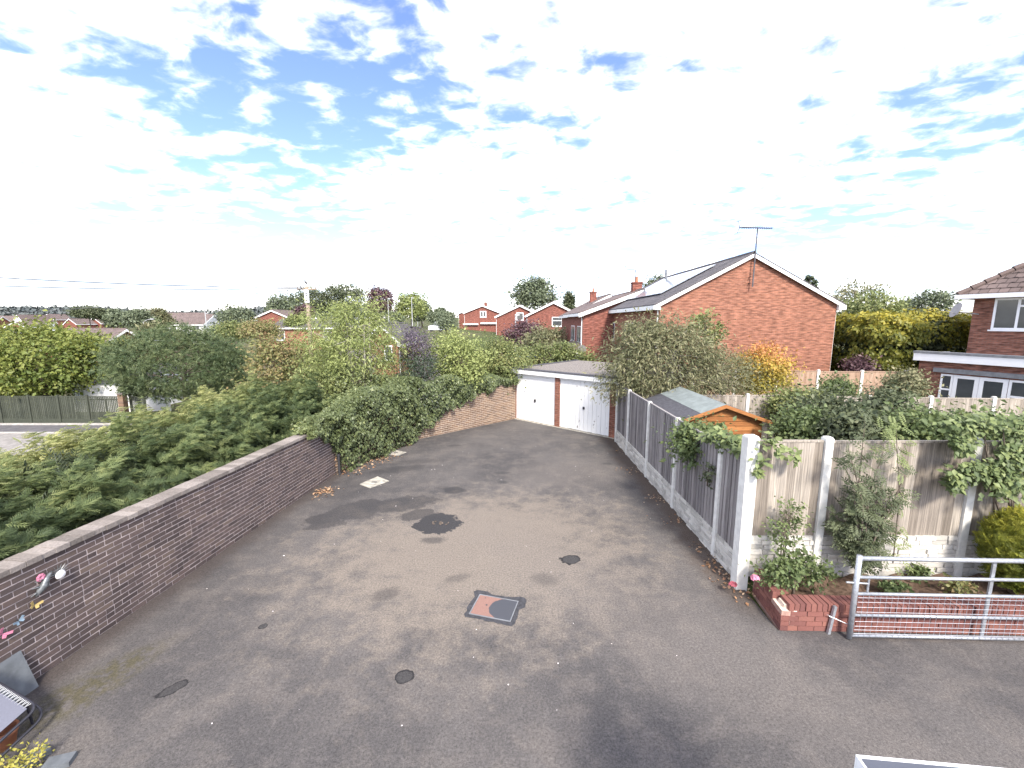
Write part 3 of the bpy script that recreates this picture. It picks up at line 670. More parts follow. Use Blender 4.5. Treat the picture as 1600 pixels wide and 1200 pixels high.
def house(label, loc, rz, w, d, ze, zr, wall='house_brick', roof='roof_grey', oh=.3, wins=(), chim=None, ant=None, cat='house', name='house', barge=.17, side_white=False, pipes=True):
    h = thing(name, label, cat, loc, rz); hw = w / 2
    MB().prism([(-hw, 0, -.6), (hw, 0, -.6), (hw, 0, ze), (0, 0, zr), (-hw, 0, ze)], (0, d, 0)).build('wall', wall, h)
    sl = (zr - ze) / hw
    for s in (-1, 1):
        e = hw + .35; zE = ze - sl * .35
        rf = MB().prism([(0, -oh, zr + .02), (s * e, -oh, zE + .02), (s * e, -oh, zE + .16), (0, -oh, zr + .16)], (0, d + 2 * oh, 0)).build('roof', roof, h)
        MB().prism([(0, -oh - .025, zr + .08), (s * e, -oh - .025, zE + .08), (s * e, -oh - .025, zE + .08 - barge), (0, -oh - .025, zr + .08 - barge)], (0, .022, 0)).build('bargeboard', 'white_paint', h)
        MB().box(min(s * e, s * (e - .03)) if s > 0 else -e - .03, (e + .03) if s > 0 else -e, -oh + .002, d + oh, zE - .12, zE + .10).build('fascia', 'white_paint', h)
        a = s * (hw + .002); c = s * e
        MB().prism([(a, -oh + .001, zE - .12), (c, -oh + .001, zE - .12), (c, -oh + .001, zE + .06), (a, -oh + .001, ze + .05)], (0, oh + .02, 0)).build('eaves_box', 'white_paint', h)
        if pipes: MB().tube([(s * (hw + .06), .12, -.3), (s * (hw + .06), .12, zE - .12)], .035, 6).build('downpipe', 'white_paint', h)
    rdg = MB(); n = max(2, int(d / .9))
    for i in range(n): rdg.tube([(0, -oh + i * (d + 2 * oh) / n, zr + .13), (0, -oh + (i + 1) * (d + 2 * oh) / n - .02, zr + .13)], .10, 8)
    rdg.build('ridge', roof, h)
    for q in wins: win(h, I4, *q)
    if chim:
        cx, cy, ch = chim; zz = zr - abs(cx) * sl
        c = MB().box(cx - .35, cx + .35, cy - .3, cy + .3, zz - .4, zz + ch).box(cx - .4, cx + .4, cy - .35, cy + .35, zz + ch, zz + ch + .1).build('chimney', wall, h)
        b = MB(); b.lathe([(.12, zz + ch + .1), (.10, zz + ch + .45), (.13, zz + ch + .5)], (cx, cy, 0), 10); b.build('pot', 'terracotta', c)
    if ant: antenna(h, *ant)
    return h
def antenna(parent, base, top, length, ang, tilt=.0):
    base, top = Vector(base), Vector(top); o = MB().tube([base, top], .032, 6).build('antenna', 'cable', parent)
    d = Vector((math.cos(ang), math.sin(ang), tilt)); sd_ = Vector((-math.sin(ang), math.cos(ang), 0)); a = top - d * length * .55; b = MB(); b.tube([a, a + d * length], .024, 5)
    for i in range(14):
        q = a + d * (length * (i + 1) / 14.5); hl = .16 - .003 * i; b.tube([q - sd_ * hl, q + sd_ * hl], .012, 4); b.tube([q - Vector((0, 0, .07)), q + Vector((0, 0, .07))], .012, 4)
    for s in (-1, 1): b.tube([a, a + Vector((0, 0, s * .28)) - d * .1], .018, 4); b.tube([a + Vector((0, 0, s * .28)) - d * .1 - sd_ * .25, a + Vector((0, 0, s * .28)) - d * .1 + sd_ * .25], .008, 4)
    b.build('boom', 'cable', o)
def far_house(label, xl, xr, ype, yee, Y, d, rz=0., **k):      # gable given by its eaves columns, peak row and eaves row in the photo
    a, c = at(xl, yee, Y), at(xr, yee, Y); pk = at((xl + xr) / 2, ype, Y); zb = thz((a.x + c.x) / 2, Y); zb = min(zb, a.z - 2.3)
    return house(label, ((a.x + c.x) / 2, Y, zb), rz, (c.x - a.x) / math.cos(rz), d, a.z - zb, pk.z - zb, **k), zb
# the big house with the solar panels
def big_house():
    Y = 22.; a, c = at(1062, 478, Y), at(1307, 484, Y); pk = at(1176, 398, Y); cx = pk.x; hw = c.x - cx
    h = house('large orange brick house gable with solar panels and roof aerial', (cx, Y, 0), 0, 2 * hw, 13.5, (a.z + c.z) / 2 + .2, pk.z - .05, 'house_brick', 'roof_grey', .16,
              ant=((0, -.22, pk.z - 1.6), (0.02, -.22, pk.z + 1.25), 1.75, .12), pipes=True)
    ze, zr = (a.z + c.z) / 2 + .2, pk.z - .05; sl = math.atan2(zr - ze, hw); Mx = Matrix.Translation((0, 0, zr + .20)) @ Matrix.Rotation(sl, 4, 'Y') @ Matrix.Rotation(math.pi, 4, 'Z')
    # panels lie on the left slope
    Lx = Vector((-math.cos(sl), 0, -math.sin(sl)))
    nrm = Vector((-math.sin(sl), 0, math.cos(sl)))
    for i in range(8):
        for j in range(2):
            u0 = .75 + j * 1.72; y0 = 2.4 + i * 1.03; o = Vector((0, 0, zr + .16)) + nrm * .06
            q = [o + Lx * u0 + Vector((0, y0, 0)), o + Lx * (u0 + 1.68) + Vector((0, y0, 0)), o + Lx * (u0 + 1.68) + Vector((0, y0 + 1., 0)), o + Lx * u0 + Vector((0, y0 + 1., 0))]
            MB().prism(q, nrm * .045).build('solar_panel', 'solar_glass', h)
    b = MB(); b.tube([(-1.15, 8.9, zr - .3), (-1.15, 8.9, zr + .35)], .09, 8); b.build('flue', 'lead', h)
    b = MB(); b.tube([(-.1, -.2, zr - 1.05), (-.1, .02, zr - 1.05)], .02, 5); b.tube([(-.1, -.2, zr - 1.35), (-.1, .02, zr - 1.35)], .02, 5); b.build('bracket', 'steel_dark', h)
    win(h, Matrix.Translation((-hw, 0, 0)) @ Matrix.Rotation(-math.pi / 2, 4, 'Z'), -6.5, -4.5, 2.9, 4.2, (.5,))
    win(h, Matrix.Translation((-hw, 0, 0)) @ Matrix.Rotation(-math.pi / 2, 4, 'Z'), -11.5, -9.5, 2.9, 4.2, (.5,))
big_house()
def mid_houses():
    # second house along, red brick, chimney and aerial
    h, zb = far_house('red brick house with chimney and white porch beyond the garage roof', 911, 1092, 455, 489, 32., 9., wall='house_brick_red', roof='roof_brown', barge=.28, chim=(.1, 1.8, .75), ant=((.6, 4, 6.3), (.6, 4, 8.6), 1.5, .2), side_white=True)
    hw = (at(1092, 489, 32.).x - at(911, 489, 32.).x) / 2; ML = Matrix.Translation((-hw, 0, 0)) @ Matrix.Rotation(-math.pi / 2, 4, 'Z')
    win(h, ML, -2.6, -.7, 2.7, 4.0, (.5,)); win(h, ML, -6, -4, 2.7, 4.0, (.5,))
    b = MB(); b.prism([(-hw - .02, .3, 2.3), (-hw - 1.7, .3, 1.75), (-hw - 1.7, .3, 1.9), (-hw - .02, .3, 2.75)], (0, 5, 0)); b.build('porch_roof', 'roof_brown', h)
    MB().prism([(-hw - .01, .28, 2.28), (-hw - 1.72, .28, 1.7), (-hw - 1.72, .28, 1.62), (-hw - .01, .28, 1.62)], (0, .03, 0)).build('porch_gable', 'white_paint', h)
    MB().box(-hw - 1.6, -hw - .05, .4, 5, -.3, 1.6).build('porch_wall', 'white_paint', h)
    d = MB(); d.lathe([(.02, 0), (.2, .02), (.32, .08), (.34, .12)], (-hw - .1, -.35, 2.35), 14, Mx=Matrix.Rotation(1.9, 4, 'X')); d.tube([(-hw - .1, -.3, 2.3), (-hw + .05, .02, 2.1)], .02, 5); d.build('satellite_dish', 'dish_grey', h)
    far_house('red brick house half hidden behind its chimneyed neighbour', 893, 1010, 462, 492, 46., 9., wall='house_brick_red', roof='roof_brown', barge=.3, chim=(-1.2, 3, 1.1), ant=((-.6, 3, 6.2), (-.6, 3, 9.3), 1.8, .1))
    far_house('red brick gable house with one wide window beside the copper shrub', 824, 905, 472, 492, 66., 9., wall='house_brick_red', roof='roof_brown', barge=.3, wins=((-.2, 1.4, 3.1, 4.55, (), (.62, 0), .12),))
    far_house('narrow red brick gable with dark window between two wider gables', 776, 848, 477, 494, 78., 9., wall='house_brick_red', roof='roof_brown', barge=.3, wins=((-.6, .7, 3.2, 4.6, (), None, .12),))
    h, zb = far_house('red brick house with small arched pair window at the row end', 726, 781, 477, 488, 96., 9., wall='house_brick_red', roof='roof_brown', barge=.32, wins=((-.5, .9, 3.0, 4.4, (.5,), None, .16),), chim=(.6, 3, .8))
    hw = 3.9; MB().box(-hw - .4, -.9, -.5, -.1, 1.35, 1.65).build('canopy', 'white_paint', h); MB().box(-.4, hw, -.5, -.1, 1.55, 1.85).build('canopy', 'white_paint', h)
    far_house('red brick house whose roof shows behind the row end gable', 717, 770, 479, 489, 108., 8., wall='house_brick_red', roof='roof_brown', barge=.32)
mid_houses()
def right_house():
    # local frame: x along the visible wall (towards the camera), y into the house
    O = Vector((17.8, 18.4, 0)); rz = math.atan2(-.94, .35); h = thing('house', 'brown brick house with hipped tile roof and flat roofed white glazed extension', 'house', O, rz)
    MB().box(0, 7, 0, 2.5, -.3, 2.62).build('extension_wall', 'house_brick_brown', h)
    MB().box(-.12, 7.2, -.16, -.12, 2.62, 2.93).build('fascia', 'upvc', h); MB().box(-.16, -.121, -.16, 2.5, 2.62, 2.93).build('fascia', 'upvc', h)
    MB().box(-.118, 7.2, -.118, 2.6, 2.63, 2.90).build('flat_roof', 'lead', h); MB().box(-.18, 7.25, -.18, .1, 2.935, 3.03).build('roof_edge', 'lead', h)
    MB().box(.55, 3.9, -.10, -.002, 2.18, 2.36).build('flashing', 'lead', h)
    win(h, I4, .80, 1.20, .15, 2.12, (), (.68, 0), .07); win(h, I4, 1.21, 1.98, .1, 2.12, (), None, .13, sill=False); win(h, I4, 1.99, 2.78, .1, 2.12, (), None, .13, sill=False); win(h, I4, 2.80, 3.35, .15, 2.12, (), (.68, 0), .08)
    x0, x1, y0, y1, ze = .55, 9.5, 2.2, 9.5, 5.42
    MB().box(x0, x1, y0, y1, 2.5, ze).build('wall', 'house_brick_brown', h)
    Mw = Matrix.Translation((0, y0, 0)); win(h, Mw, 1.2, 3.6, 3.95, 5.25, (.3, .66), (.74, 1), .08); win(h, Mw, 5.2, 6.9, 3.95, 5.25, (.5,), None, .08)
    e = .4; pr = .86; X0, X1, Y0, Y1 = x0 - e, x1 + e, y0 - e, y1 + e; hh = (Y1 - Y0) / 2; zr = ze + hh * pr; ry = (Y0 + Y1) / 2; rx0, rx1 = X0 + hh, X1 - hh
    b = MB(); v = [(X0, Y0, ze), (X1, Y0, ze), (X1, Y1, ze), (X0, Y1, ze), (rx0, ry, zr), (max(rx1, rx0 + .1), ry, zr)]
    b.add(v, [(0, 1, 5, 4), (1, 2, 5), (2, 3, 4, 5), (3, 0, 4), (3, 2, 1, 0)]); rf = b.build('roof', 'roof_brown', h)
    g = MB(); g.box(X0 - .06, X1 + .06, Y0 - .1, Y0 - .004, ze - .16, ze + .02); g.box(X0 - .1, X0 - .004, Y0 - .004, Y1, ze - .16, ze + .02); g.build('gutter', 'upvc', h)
    MB().box(X0, X1, Y0, y0 - .002, ze - .14, ze - .012).build('soffit', 'upvc', h)
    # tiles on the two faces that show
    tl = []
    for i in range(8):
        r = random.Random(900 + i); t = MB(); n = 5; w = .29; L = .40; vs = []
        for k in range(n + 1):
            q = k / n; zb_ = .018 * math.sin(q * math.pi * 2) ; vs += [(q * w, 0, zb_ + .03), (q * w, L, zb_ + .006)]
        t.add(vs, [(2 * k, 2 * k + 2, 2 * k + 3, 2 * k + 1) for k in range(n)] , r.random()); t.add([(q[0], q[1], q[2]) for q in vs[::2]] + [(q[0], q[1], q[2] - .02) for q in vs[::2]], [(k, n + 1 + k, n + 2 + k, k + 1) for k in range(n)], r.random()); tl.append(t.mesh('tile', 'roof_tile'))
    up = Vector((0, 1, pr)).normalized(); nr = Vector((0, -pr, 1)).normalized(); cnt = 0
    Mf = Matrix(((1, 0, 0, 0), (0, up.y, nr.y, 0), (0, up.z, nr.z, 0), (0, 0, 0, 1)))
    slope = hh * math.sqrt(1 + pr * pr); row = 0; jn = MB()
    spots = []
    while row * .33 < slope - .3:
        s = row * .33; inset = s * up.y; x = X0 + inset
        while x < X1 - inset - .2: spots.append((x, s)); x += .29
        row += 1
    spots.sort(key=lambda q: q[0] + q[1] * .5)
    for i, (x, s) in enumerate(spots[:300]):
        o = link('tile', R.choice(tl), rf); o.matrix_local = Mf.copy(); o.matrix_local.translation = Vector((x, Y0, ze)) + up * s + nr * .004
    hp = MB(); a, c = Vector((X0, Y0, ze)), Vector((rx0, ry, zr)); n = 14
    for i in range(n): hp.tube([a.lerp(c, i / n) + Vector((0, 0, .05)), a.lerp(c, (i + .95) / n) + Vector((0, 0, .03))], [.12, .10], 8)
    hp.build('hip_tiles', 'roof_tile', h)
    d = MB(); Md = Matrix.Rotation(1.2, 4, 'X'); d.lathe([(.02, 0), (.2, .03), (.31, .08), (.33, .10)], (.35, 1.55, 4.75), 18, Mx=Matrix.Rotation(-.7, 4, 'Z') @ Md); d.tube([(.4, 1.65, 4.7), (.75, 2.2, 4.6)], .025, 6); d.tube([(.35, 1.55, 4.6), (.2, 1.05, 4.75)], .015, 5); d.build('satellite_dish', 'dish_grey', h)
    return h
right_house()
def left_far():
    kw = dict(roof='roof_brown', pipes=False, barge=.34)
    far_house('distant red brick gable house with white window above the parked cars', 8, 41, 503, 511, 165., 9., wall='house_brick_red', wins=((-2.6, -.8, 2.0, 3.2, (.5,), None, .2), (.9, 1.9, 2.0, 3.2, (), None, .2)), **kw)
    far_house('distant white gabled house among brown roofs', 21, 36, 492, 503, 205., 14., wall='white_paint', **kw)
    house('distant long brown roofed house left of the white gable', (at(4, 500, 210.).x, 210., 0), math.pi / 2 + .1, 8, 22, 3.6, 6.6, 'house_brick_red', **kw)
    house('distant brown roof terrace stretching behind the broad lime green tree', (at(62, 500, 235.).x + 15, 225., 0), math.pi / 2, 9, 34, 3.4, 7., 'house_brick_red', **kw)
    far_house('distant orange brick gable above the lime tree crown', 66, 84, 491, 499, 250., 10., wall='house_brick', **kw)
    far_house('distant brick gable with one steep white verge', 100, 119, 498, 506, 190., 9., wall='house_brick_red', **kw)
    far_house('distant brick gable in front of the dark pine clump', 137, 158, 496, 505, 200., 9., wall='house_brick_red', **kw)
    house('low brown roofed bungalow seen between the two broad tree crowns', (at(196, 520, 62.).x, 62., -1.9), 1.35, 8, 11, 2.4, 5.0, 'house_brick_red', **kw)
    far_house('small bungalow gable with white verge between the tree crowns', 213, 237, 519, 529, 70., 8., wall='house_brick_red', **kw)
    # two-storey block with white cladding
    h = house('long two storey house with white cladding under the street lamp', (at(334, 500, 108.).x, 108., -1.), math.pi / 2, 8, 12, 4.6, 6.9, 'white_paint', **kw)
    ML = Matrix.Translation((-4, 0, 0)) @ Matrix.Rotation(-math.pi / 2, 4, 'Z')
    for i in range(4): win(h, ML, -2.6 - i * 2.8, -.8 - i * 2.8, 2.9, 4.3, (.5,), None, .15)
    h = house('long brown roof behind the white clad house', (at(322, 494, 125.).x, 125., 0), math.pi / 2, 9, 16, 4.0, 6.6, 'house_brick_red', **kw)
    far_house('red brick house with white window left of the telegraph pole', 402, 449, 485, 495, 88., 8., wall='house_brick_red', roof='roof_brown', barge=.28, wins=((-.3, 1.0, 2.6, 4.1, (.5,), None, .2),))
    h = house('low orange brick bungalow with white fascia behind the telegraph pole', (at(535, 500, 72.).x, 72., 0.3), math.pi / 2, 7, 10, 3.0, 4.2, 'house_brick', roof='roof_grey', barge=.3)
    ML = Matrix.Translation((-3.5, 0, 0)) @ Matrix.Rotation(-math.pi / 2, 4, 'Z'); win(h, ML, -1.8, -.5, .9, 2.5, (.5,), None, .15); win(h, ML, -10, -8, .9, 2.5, (.5,), None, .15)
    far_house('orange brick house corner seen between the birch and the purple spire', 570, 622, 508, 533, 36., 8., wall='house_brick', roof='roof_grey', barge=.2, wins=((.2, .9, 1.2, 2.5, (), None, .1),))
    h = house('pale rendered house far up the road', (at(520, 490, 125.).x, 125., 1.2), 0, 9, 9, 3.5, 5.0, 'white_paint', roof='lead', pipes=False)
    # white outbuilding behind the green fence
    h = thing('outbuilding', 'white walled outbuilding with grey felt roof behind the green fence', 'outbuilding', (at(112, 600, 30.).x, 30., -2.2))
    MB().box(0, 4.6, 0, 5, -.3, 2.15).build('wall', 'white_paint', h); MB().prism([(-.2, -.25, 2.16), (4.9, -.25, 2.16), (4.9, 5, 2.9), (-.2, 5, 2.9)], (0, 0, .12)).build('roof', 'felt_dark', h); MB().box(4.605, 6.6, .3, .4, -.3, 1.9).build('side_gate', 'white_paint', h)
left_far()

# ------------------------------------------------------------------ foliage tools
def tmpl(kind):
    if kind == 'leaf':       # folded leaf
        v = [(0, 0, 0), (-.32, .45, .10), (0, 1, -.05), (.32, .45, .10)]; f = [(0, 3, 2), (0, 2, 1)]
    elif kind == 'long':     # narrow leaf
        v = [(0, 0, 0), (-.13, .4, .04), (0, 1, -.12), (.13, .4, .04)]; f = [(0, 3, 2), (0, 2, 1)]
    elif kind == 'ivy':      # lobed leaf
        v = [(0, 0, 0), (-.45, .25, .08), (-.22, .5, .03), (0, .95, -.08), (.22, .5, .03), (.45, .25, .08)]; f = [(0, 2, 1), (0, 3, 2), (0, 4, 3), (0, 5, 4)]
    elif kind == 'pinnate':  # leaflets along a stalk
        v = []; f = []
        for i in range(5):
            y = .12 + i * .17
            for s in (-1, 1):
                k = len(v); L = .34 * (1 - .1 * abs(i - 2)); v += [(0, y, 0), (s * L * .55, y + .0, .05), (s * L, y + .14, -.03), (s * L * .45, y + .13, .04)]; f += [(k, k + 1, k + 2), (k, k + 2, k + 3)] if s > 0 else [(k, k + 2, k + 1), (k, k + 3, k + 2)]
        k = len(v); v += [(0, .88, 0), (-.07, 1., .0), (0, 1.25, -.04), (.07, 1., 0)]; f += [(k, k + 3, k + 2), (k, k + 2, k + 1)]
    elif kind == 'frond':    # feathery conifer spray
        v = []; f = []; rr = random.Random(5)
        for i in range(6):
            y = .06 + i * .15; L = .42 * (1 - i / 7.5) + .08
            for s in (-1, 1):
                k = len(v); a = y + L * .75; z = rr.uniform(-.03, .05)
                v += [(0, y - .02, 0), (s * L * .42, (y + a) / 2 - .025, z + .03), (s * L * .72, a, z - .04), (s * L * .34, (y + a) / 2 + .025, z + .02)]; f += [(k, k + 1, k + 2), (k, k + 2, k + 3)]
        k = len(v); v += [(-.03, 0, 0), (.03, 0, 0), (0, 1.15, -.05)]; f += [(k, k + 1, k + 2)]
    elif kind == 'tuft':     # needles round a shoot
        v = []; f = []
        for i in range(9):
            a = i * 2.399; r = .28 + .1 * (i % 3); k = len(v); c, s = math.cos(a), math.sin(a)
            v += [(-.035 * s, .0, .035 * c), (.035 * s, .0, -.035 * c), (c * r, .75 + .08 * (i % 3), s * r)]; f += [(k, k + 1, k + 2)]
    return np.array(v, float), np.array(f, int)
TM = {k: tmpl(k) for k in ('leaf', 'long', 'ivy', 'pinnate', 'frond', 'tuft')}
def unit(a): return a / np.maximum(np.linalg.norm(a, axis=-1, keepdims=True), 1e-9)
def scatter(name, mat, parent, kind, pos, nrm, dirv, size, tint, origin=(0, 0, 0)):
    tv, tf = TM[kind]; n = len(pos)
    nrm = unit(nrm); side = unit(np.cross(dirv, nrm)); d = np.cross(nrm, side)
    size = np.broadcast_to(size, (n,))[:, None, None]
    P = (pos - np.array(origin))[:, None, :] + size * (tv[None, :, 0:1] * side[:, None] + tv[None, :, 1:2] * d[:, None] + tv[None, :, 2:3] * nrm[:, None])
    k = len(tv); FI = (tf[None] + (np.arange(n) * k)[:, None, None]).reshape(-1, 3)
    me = bpy.data.meshes.new(name); me.vertices.add(n * k); me.vertices.foreach_set('co', P.astype(np.float32).ravel())
    m = len(FI); me.loops.add(m * 3); me.loops.foreach_set('vertex_index', FI.astype(np.int32).ravel())
    me.polygons.add(m); me.polygons.foreach_set('loop_start', np.arange(m, dtype=np.int32) * 3)
    me.update(calc_edges=True)
    a = me.attributes.new('tint', 'FLOAT', 'FACE'); a.data.foreach_set('value', np.repeat(np.clip(tint, 0, 1), len(tf)).astype(np.float32))
    me.materials.append(M[mat]); return link(name, me, parent)
def clumps(rng, c, r, n, shell=.55, lump=.3, zmin=-.75, seed=0):
    d = unit(rng.normal(size=(n * 3, 3))); d = d[d[:, 2] > zmin][:n]; n = len(d)
    rad = shell + (1 - shell) * rng.random(n) ** .6
    ph = rng.random((5, 3)) * 6; lobes = sum(np.sin(d @ unit(rng.normal(size=(3,))) * (3 + i) + ph[i, 0]) for i in range(5)) / 5
    rad = rad * (1 + lump * lobes)
    return np.array(c) + d * rad[:, None] * np.array(r), d
def leaves(rng, cc, cd, per, cr, flat=.7, out=.6, up=.5, rnd=.7, droop=0.):
    n = len(cc) * per; idx = np.repeat(np.arange(len(cc)), per)
    off = rng.normal(size=(n, 3)) * np.array([1, 1, flat]) * (cr * (.5 + rng.random(len(cc))))[idx][:, None] * .6
    pos = cc[idx] + off; o = unit(off + cd[idx] * cr * .8)
    nrm = o * out + np.array([0, 0, up]) + rng.normal(size=(n, 3)) * rnd
    dv = rng.normal(size=(n, 3)) * .6 + o + np.array([0, 0, -droop])
    return pos, nrm, dv, idx
def limbs(b, base, top, ends, r0, rng, nlimb=10):
    base, top = Vector(base), Vector(top); mid = base.lerp(top, .5) + Vector((rng.normal() * .03, rng.normal() * .03, 0)) * (top - base).length
    b.tube([base, base.lerp(mid, .5), mid, top], [r0 * 1.15, r0, r0 * .75, r0 * .35], 7)
    k = rng.choice(len(ends), min(nlimb, len(ends)), replace=False)
    for i in k:
        e = Vector(ends[i]); s = mid.lerp(top, rng.random()) if e.z > mid.z else base.lerp(mid, .5 + .5 * rng.random()); m = s.lerp(e, .5) + Vector((0, 0, .08 * (e - s).length))
        b.tube([s, m, e], [r0 * .38, r0 * .22, r0 * .06], 5, cap=False)
def plant(label, c, r, base_z, mat, name='tree', cat='tree', nc=120, per=60, cr=.5, size=.12, kind='leaf', seed=1, shell=.5, lump=.3, zmin=-.7, flat=.7, bark='bark', trunk=.12, droop=.0, up=.5, out=.6, group=None, nlimb=24, tfun=None, stems=1, crown='crown', lean=(0, 0), tspread=.5):
    rng = np.random.default_rng(seed); c = np.array(c, float); base = np.array([c[0] + lean[0], c[1] + lean[1], base_z])
    t = thing(name, label, cat, tuple(base), group=group)
    r = tuple(max(q - .75 * cr, .35 * q) for q in r)
    cc, cd = clumps(rng, c, r, nc, shell, lump, zmin)
    pos, nrm, dv, idx = leaves(rng, cc, cd, per, cr, flat, out, up, droop=droop)
    ct = rng.random(len(cc)); tint = ct[idx] * tspread + rng.random(len(pos)) * (1 - tspread)
    if tfun is not None: tint = tfun(pos, tint, rng)
    scatter(crown, mat, t, kind, pos, nrm, dv, size * (.5 + 1.0 * rng.random(len(pos)) ** 1.6), tint, base)
    b = MB()
    for s in range(stems):
        o = np.array([rng.normal() * .12 * r[0], rng.normal() * .12 * r[1], 0]) if stems > 1 else np.zeros(3)
        limbs(b, o, c + o * 1.8 + np.array([0, 0, r[2] * .45]) - base, cc - base, trunk, rng, nlimb)
    b.build('trunk', bark, t, True); return t
def px(xl, xr, yt, yb, Y, dz=1.):     # crown ellipsoid from its outline in the photo and its distance
    a, c = at(xl, (yt + yb) / 2, Y), at(xr, (yt + yb) / 2, Y); t, bt = at((xl + xr) / 2, yt, Y), at((xl + xr) / 2, yb, Y)
    w = (c.x - a.x) / 2; return ((a.x + c.x) / 2, Y, (t.z + bt.z) / 2), (w, w * dz, (t.z - bt.z) / 2)

# ------------------------------------------------------------------ left side: hedge, broad trees
def hedge():
    rng = np.random.default_rng(11); base = np.array([-7.8, 8., -1.6])
    t = thing('conifer_hedge', 'bushy green conifer hedge filling the bank behind the brown wall', 'hedge', tuple(base))
    n = 44000; s = rng.random(n); y = 2. + 11.6 * rng.random(n)
    wx = -5.79 + (y - 4.51) * .109 - .30
    # cross-section from the wall (s=0) up over the top (s=.6) and down the road side
    top = 2.03 + .06 * np.maximum(y - 7.3, 0) + .10 * np.sin(y * 1.7) + .1 * np.sin(y * 4.1 + 1); ang = s * 2.6
    ex = 1.75; cx = wx - ex - .12; cz = .75
    lump = .95 + .05 * np.sin(y * 2.9 + ang * 3) + .09 * np.sin(y * 3.3 - ang * 9 + 2) + .13 * np.sin(y * 5 + ang * 18 + np.sin(y * 3)) + .10 * np.sin(y * 11 - ang * 26)
    rr = lump * (1 - .2 * rng.random(n) ** 1.5)
    pw = .75
    px_ = cx + np.sign(np.cos(ang)) * np.abs(np.cos(ang)) ** pw * ex * rr
    pz = cz + np.sin(ang) ** pw * (top - cz) * rr
    px_ = np.minimum(px_, wx - .10)
    end = ss((y - 12.3) / 1.6); pz = pz - end * 1.0 * (pz > .6)
    pos = np.stack([px_, y, pz], 1)
    outv = np.stack([np.cos(ang), np.zeros(n), np.sin(ang) + .2], 1)
    nrm = outv * .75 + rng.normal(size=(n, 3)) * .35 + np.array([0, 0, .35])
    dv = outv * .35 + np.array([.05, .75, .25]) + rng.normal(size=(n, 3)) * .36
    lowf = rng.random(n)
    patch = .5 + .5 * np.sin(y * 2.1 + 3 * np.sin(px_ * 2.3)) * np.sin(px_ * 3.1 + y)
    tint = .10 + .28 * patch + .40 * lowf ** 2 + .48 * ss((-px_ - 6.8) / 1.6)  # paler away from the wall: sunlit hedge top painted into the frond tint
    scatter('foliage', 'leaf_conifer', t, 'frond', pos, nrm, dv, .165 * (.5 + .9 * rng.random(n)), tint, base)
    b = MB()
    for k in range(16):
        yy = 2.4 + k * .7; x0 = -5.79 + (yy - 4.51) * .109 - 1.9
        b.tube([(x0 - base[0], yy - base[1], -.4), (x0 - base[0] + .1, yy - base[1], 1.6), (x0 - base[0] + .2, yy - base[1] + .2, 3.1)], [.08, .06, .03], 6)
    b.build('trunk', 'bark', t)
    # dark inner mass: short dead twigs that close the hedge
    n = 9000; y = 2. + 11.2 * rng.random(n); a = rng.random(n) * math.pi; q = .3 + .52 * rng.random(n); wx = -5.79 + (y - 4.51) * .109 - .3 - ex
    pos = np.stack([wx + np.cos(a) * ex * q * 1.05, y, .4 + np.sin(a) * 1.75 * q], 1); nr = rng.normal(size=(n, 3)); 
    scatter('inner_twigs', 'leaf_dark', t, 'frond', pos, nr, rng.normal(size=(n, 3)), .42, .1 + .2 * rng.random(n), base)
hedge()
def toptint(z0, z1, amt=.5):
    return lambda pos, t, rng: np.clip(t * (1 - amt) + amt * ss((pos[:, 2] - z0) / (z1 - z0)) * (.6 + .4 * rng.random(len(t))), 0, 1)
c, r = px(-70, 182, 498, 634, 30.); r = (r[0], 4.2, r[2])
plant('broad lime green deciduous tree behind the dark green fence', c, r, thz(c[0], 30.), 'leaf_lime', nc=330, per=85, cr=.85, size=.24, seed=21, shell=.6, lump=.22, zmin=-.95, trunk=.25, tspread=.6)
c, r = px(176, 392, 508, 636, 27.5); r = (r[0], 3.4, r[2])
plant('broad dark green pine bush behind the hedge', c, r, thz(c[0], 27.), 'leaf_pine', nc=520, per=26, cr=.45, size=.34, kind='tuft', seed=22, shell=.7, lump=.16, zmin=-.9, trunk=.2, up=.2, out=1., flat=.8)

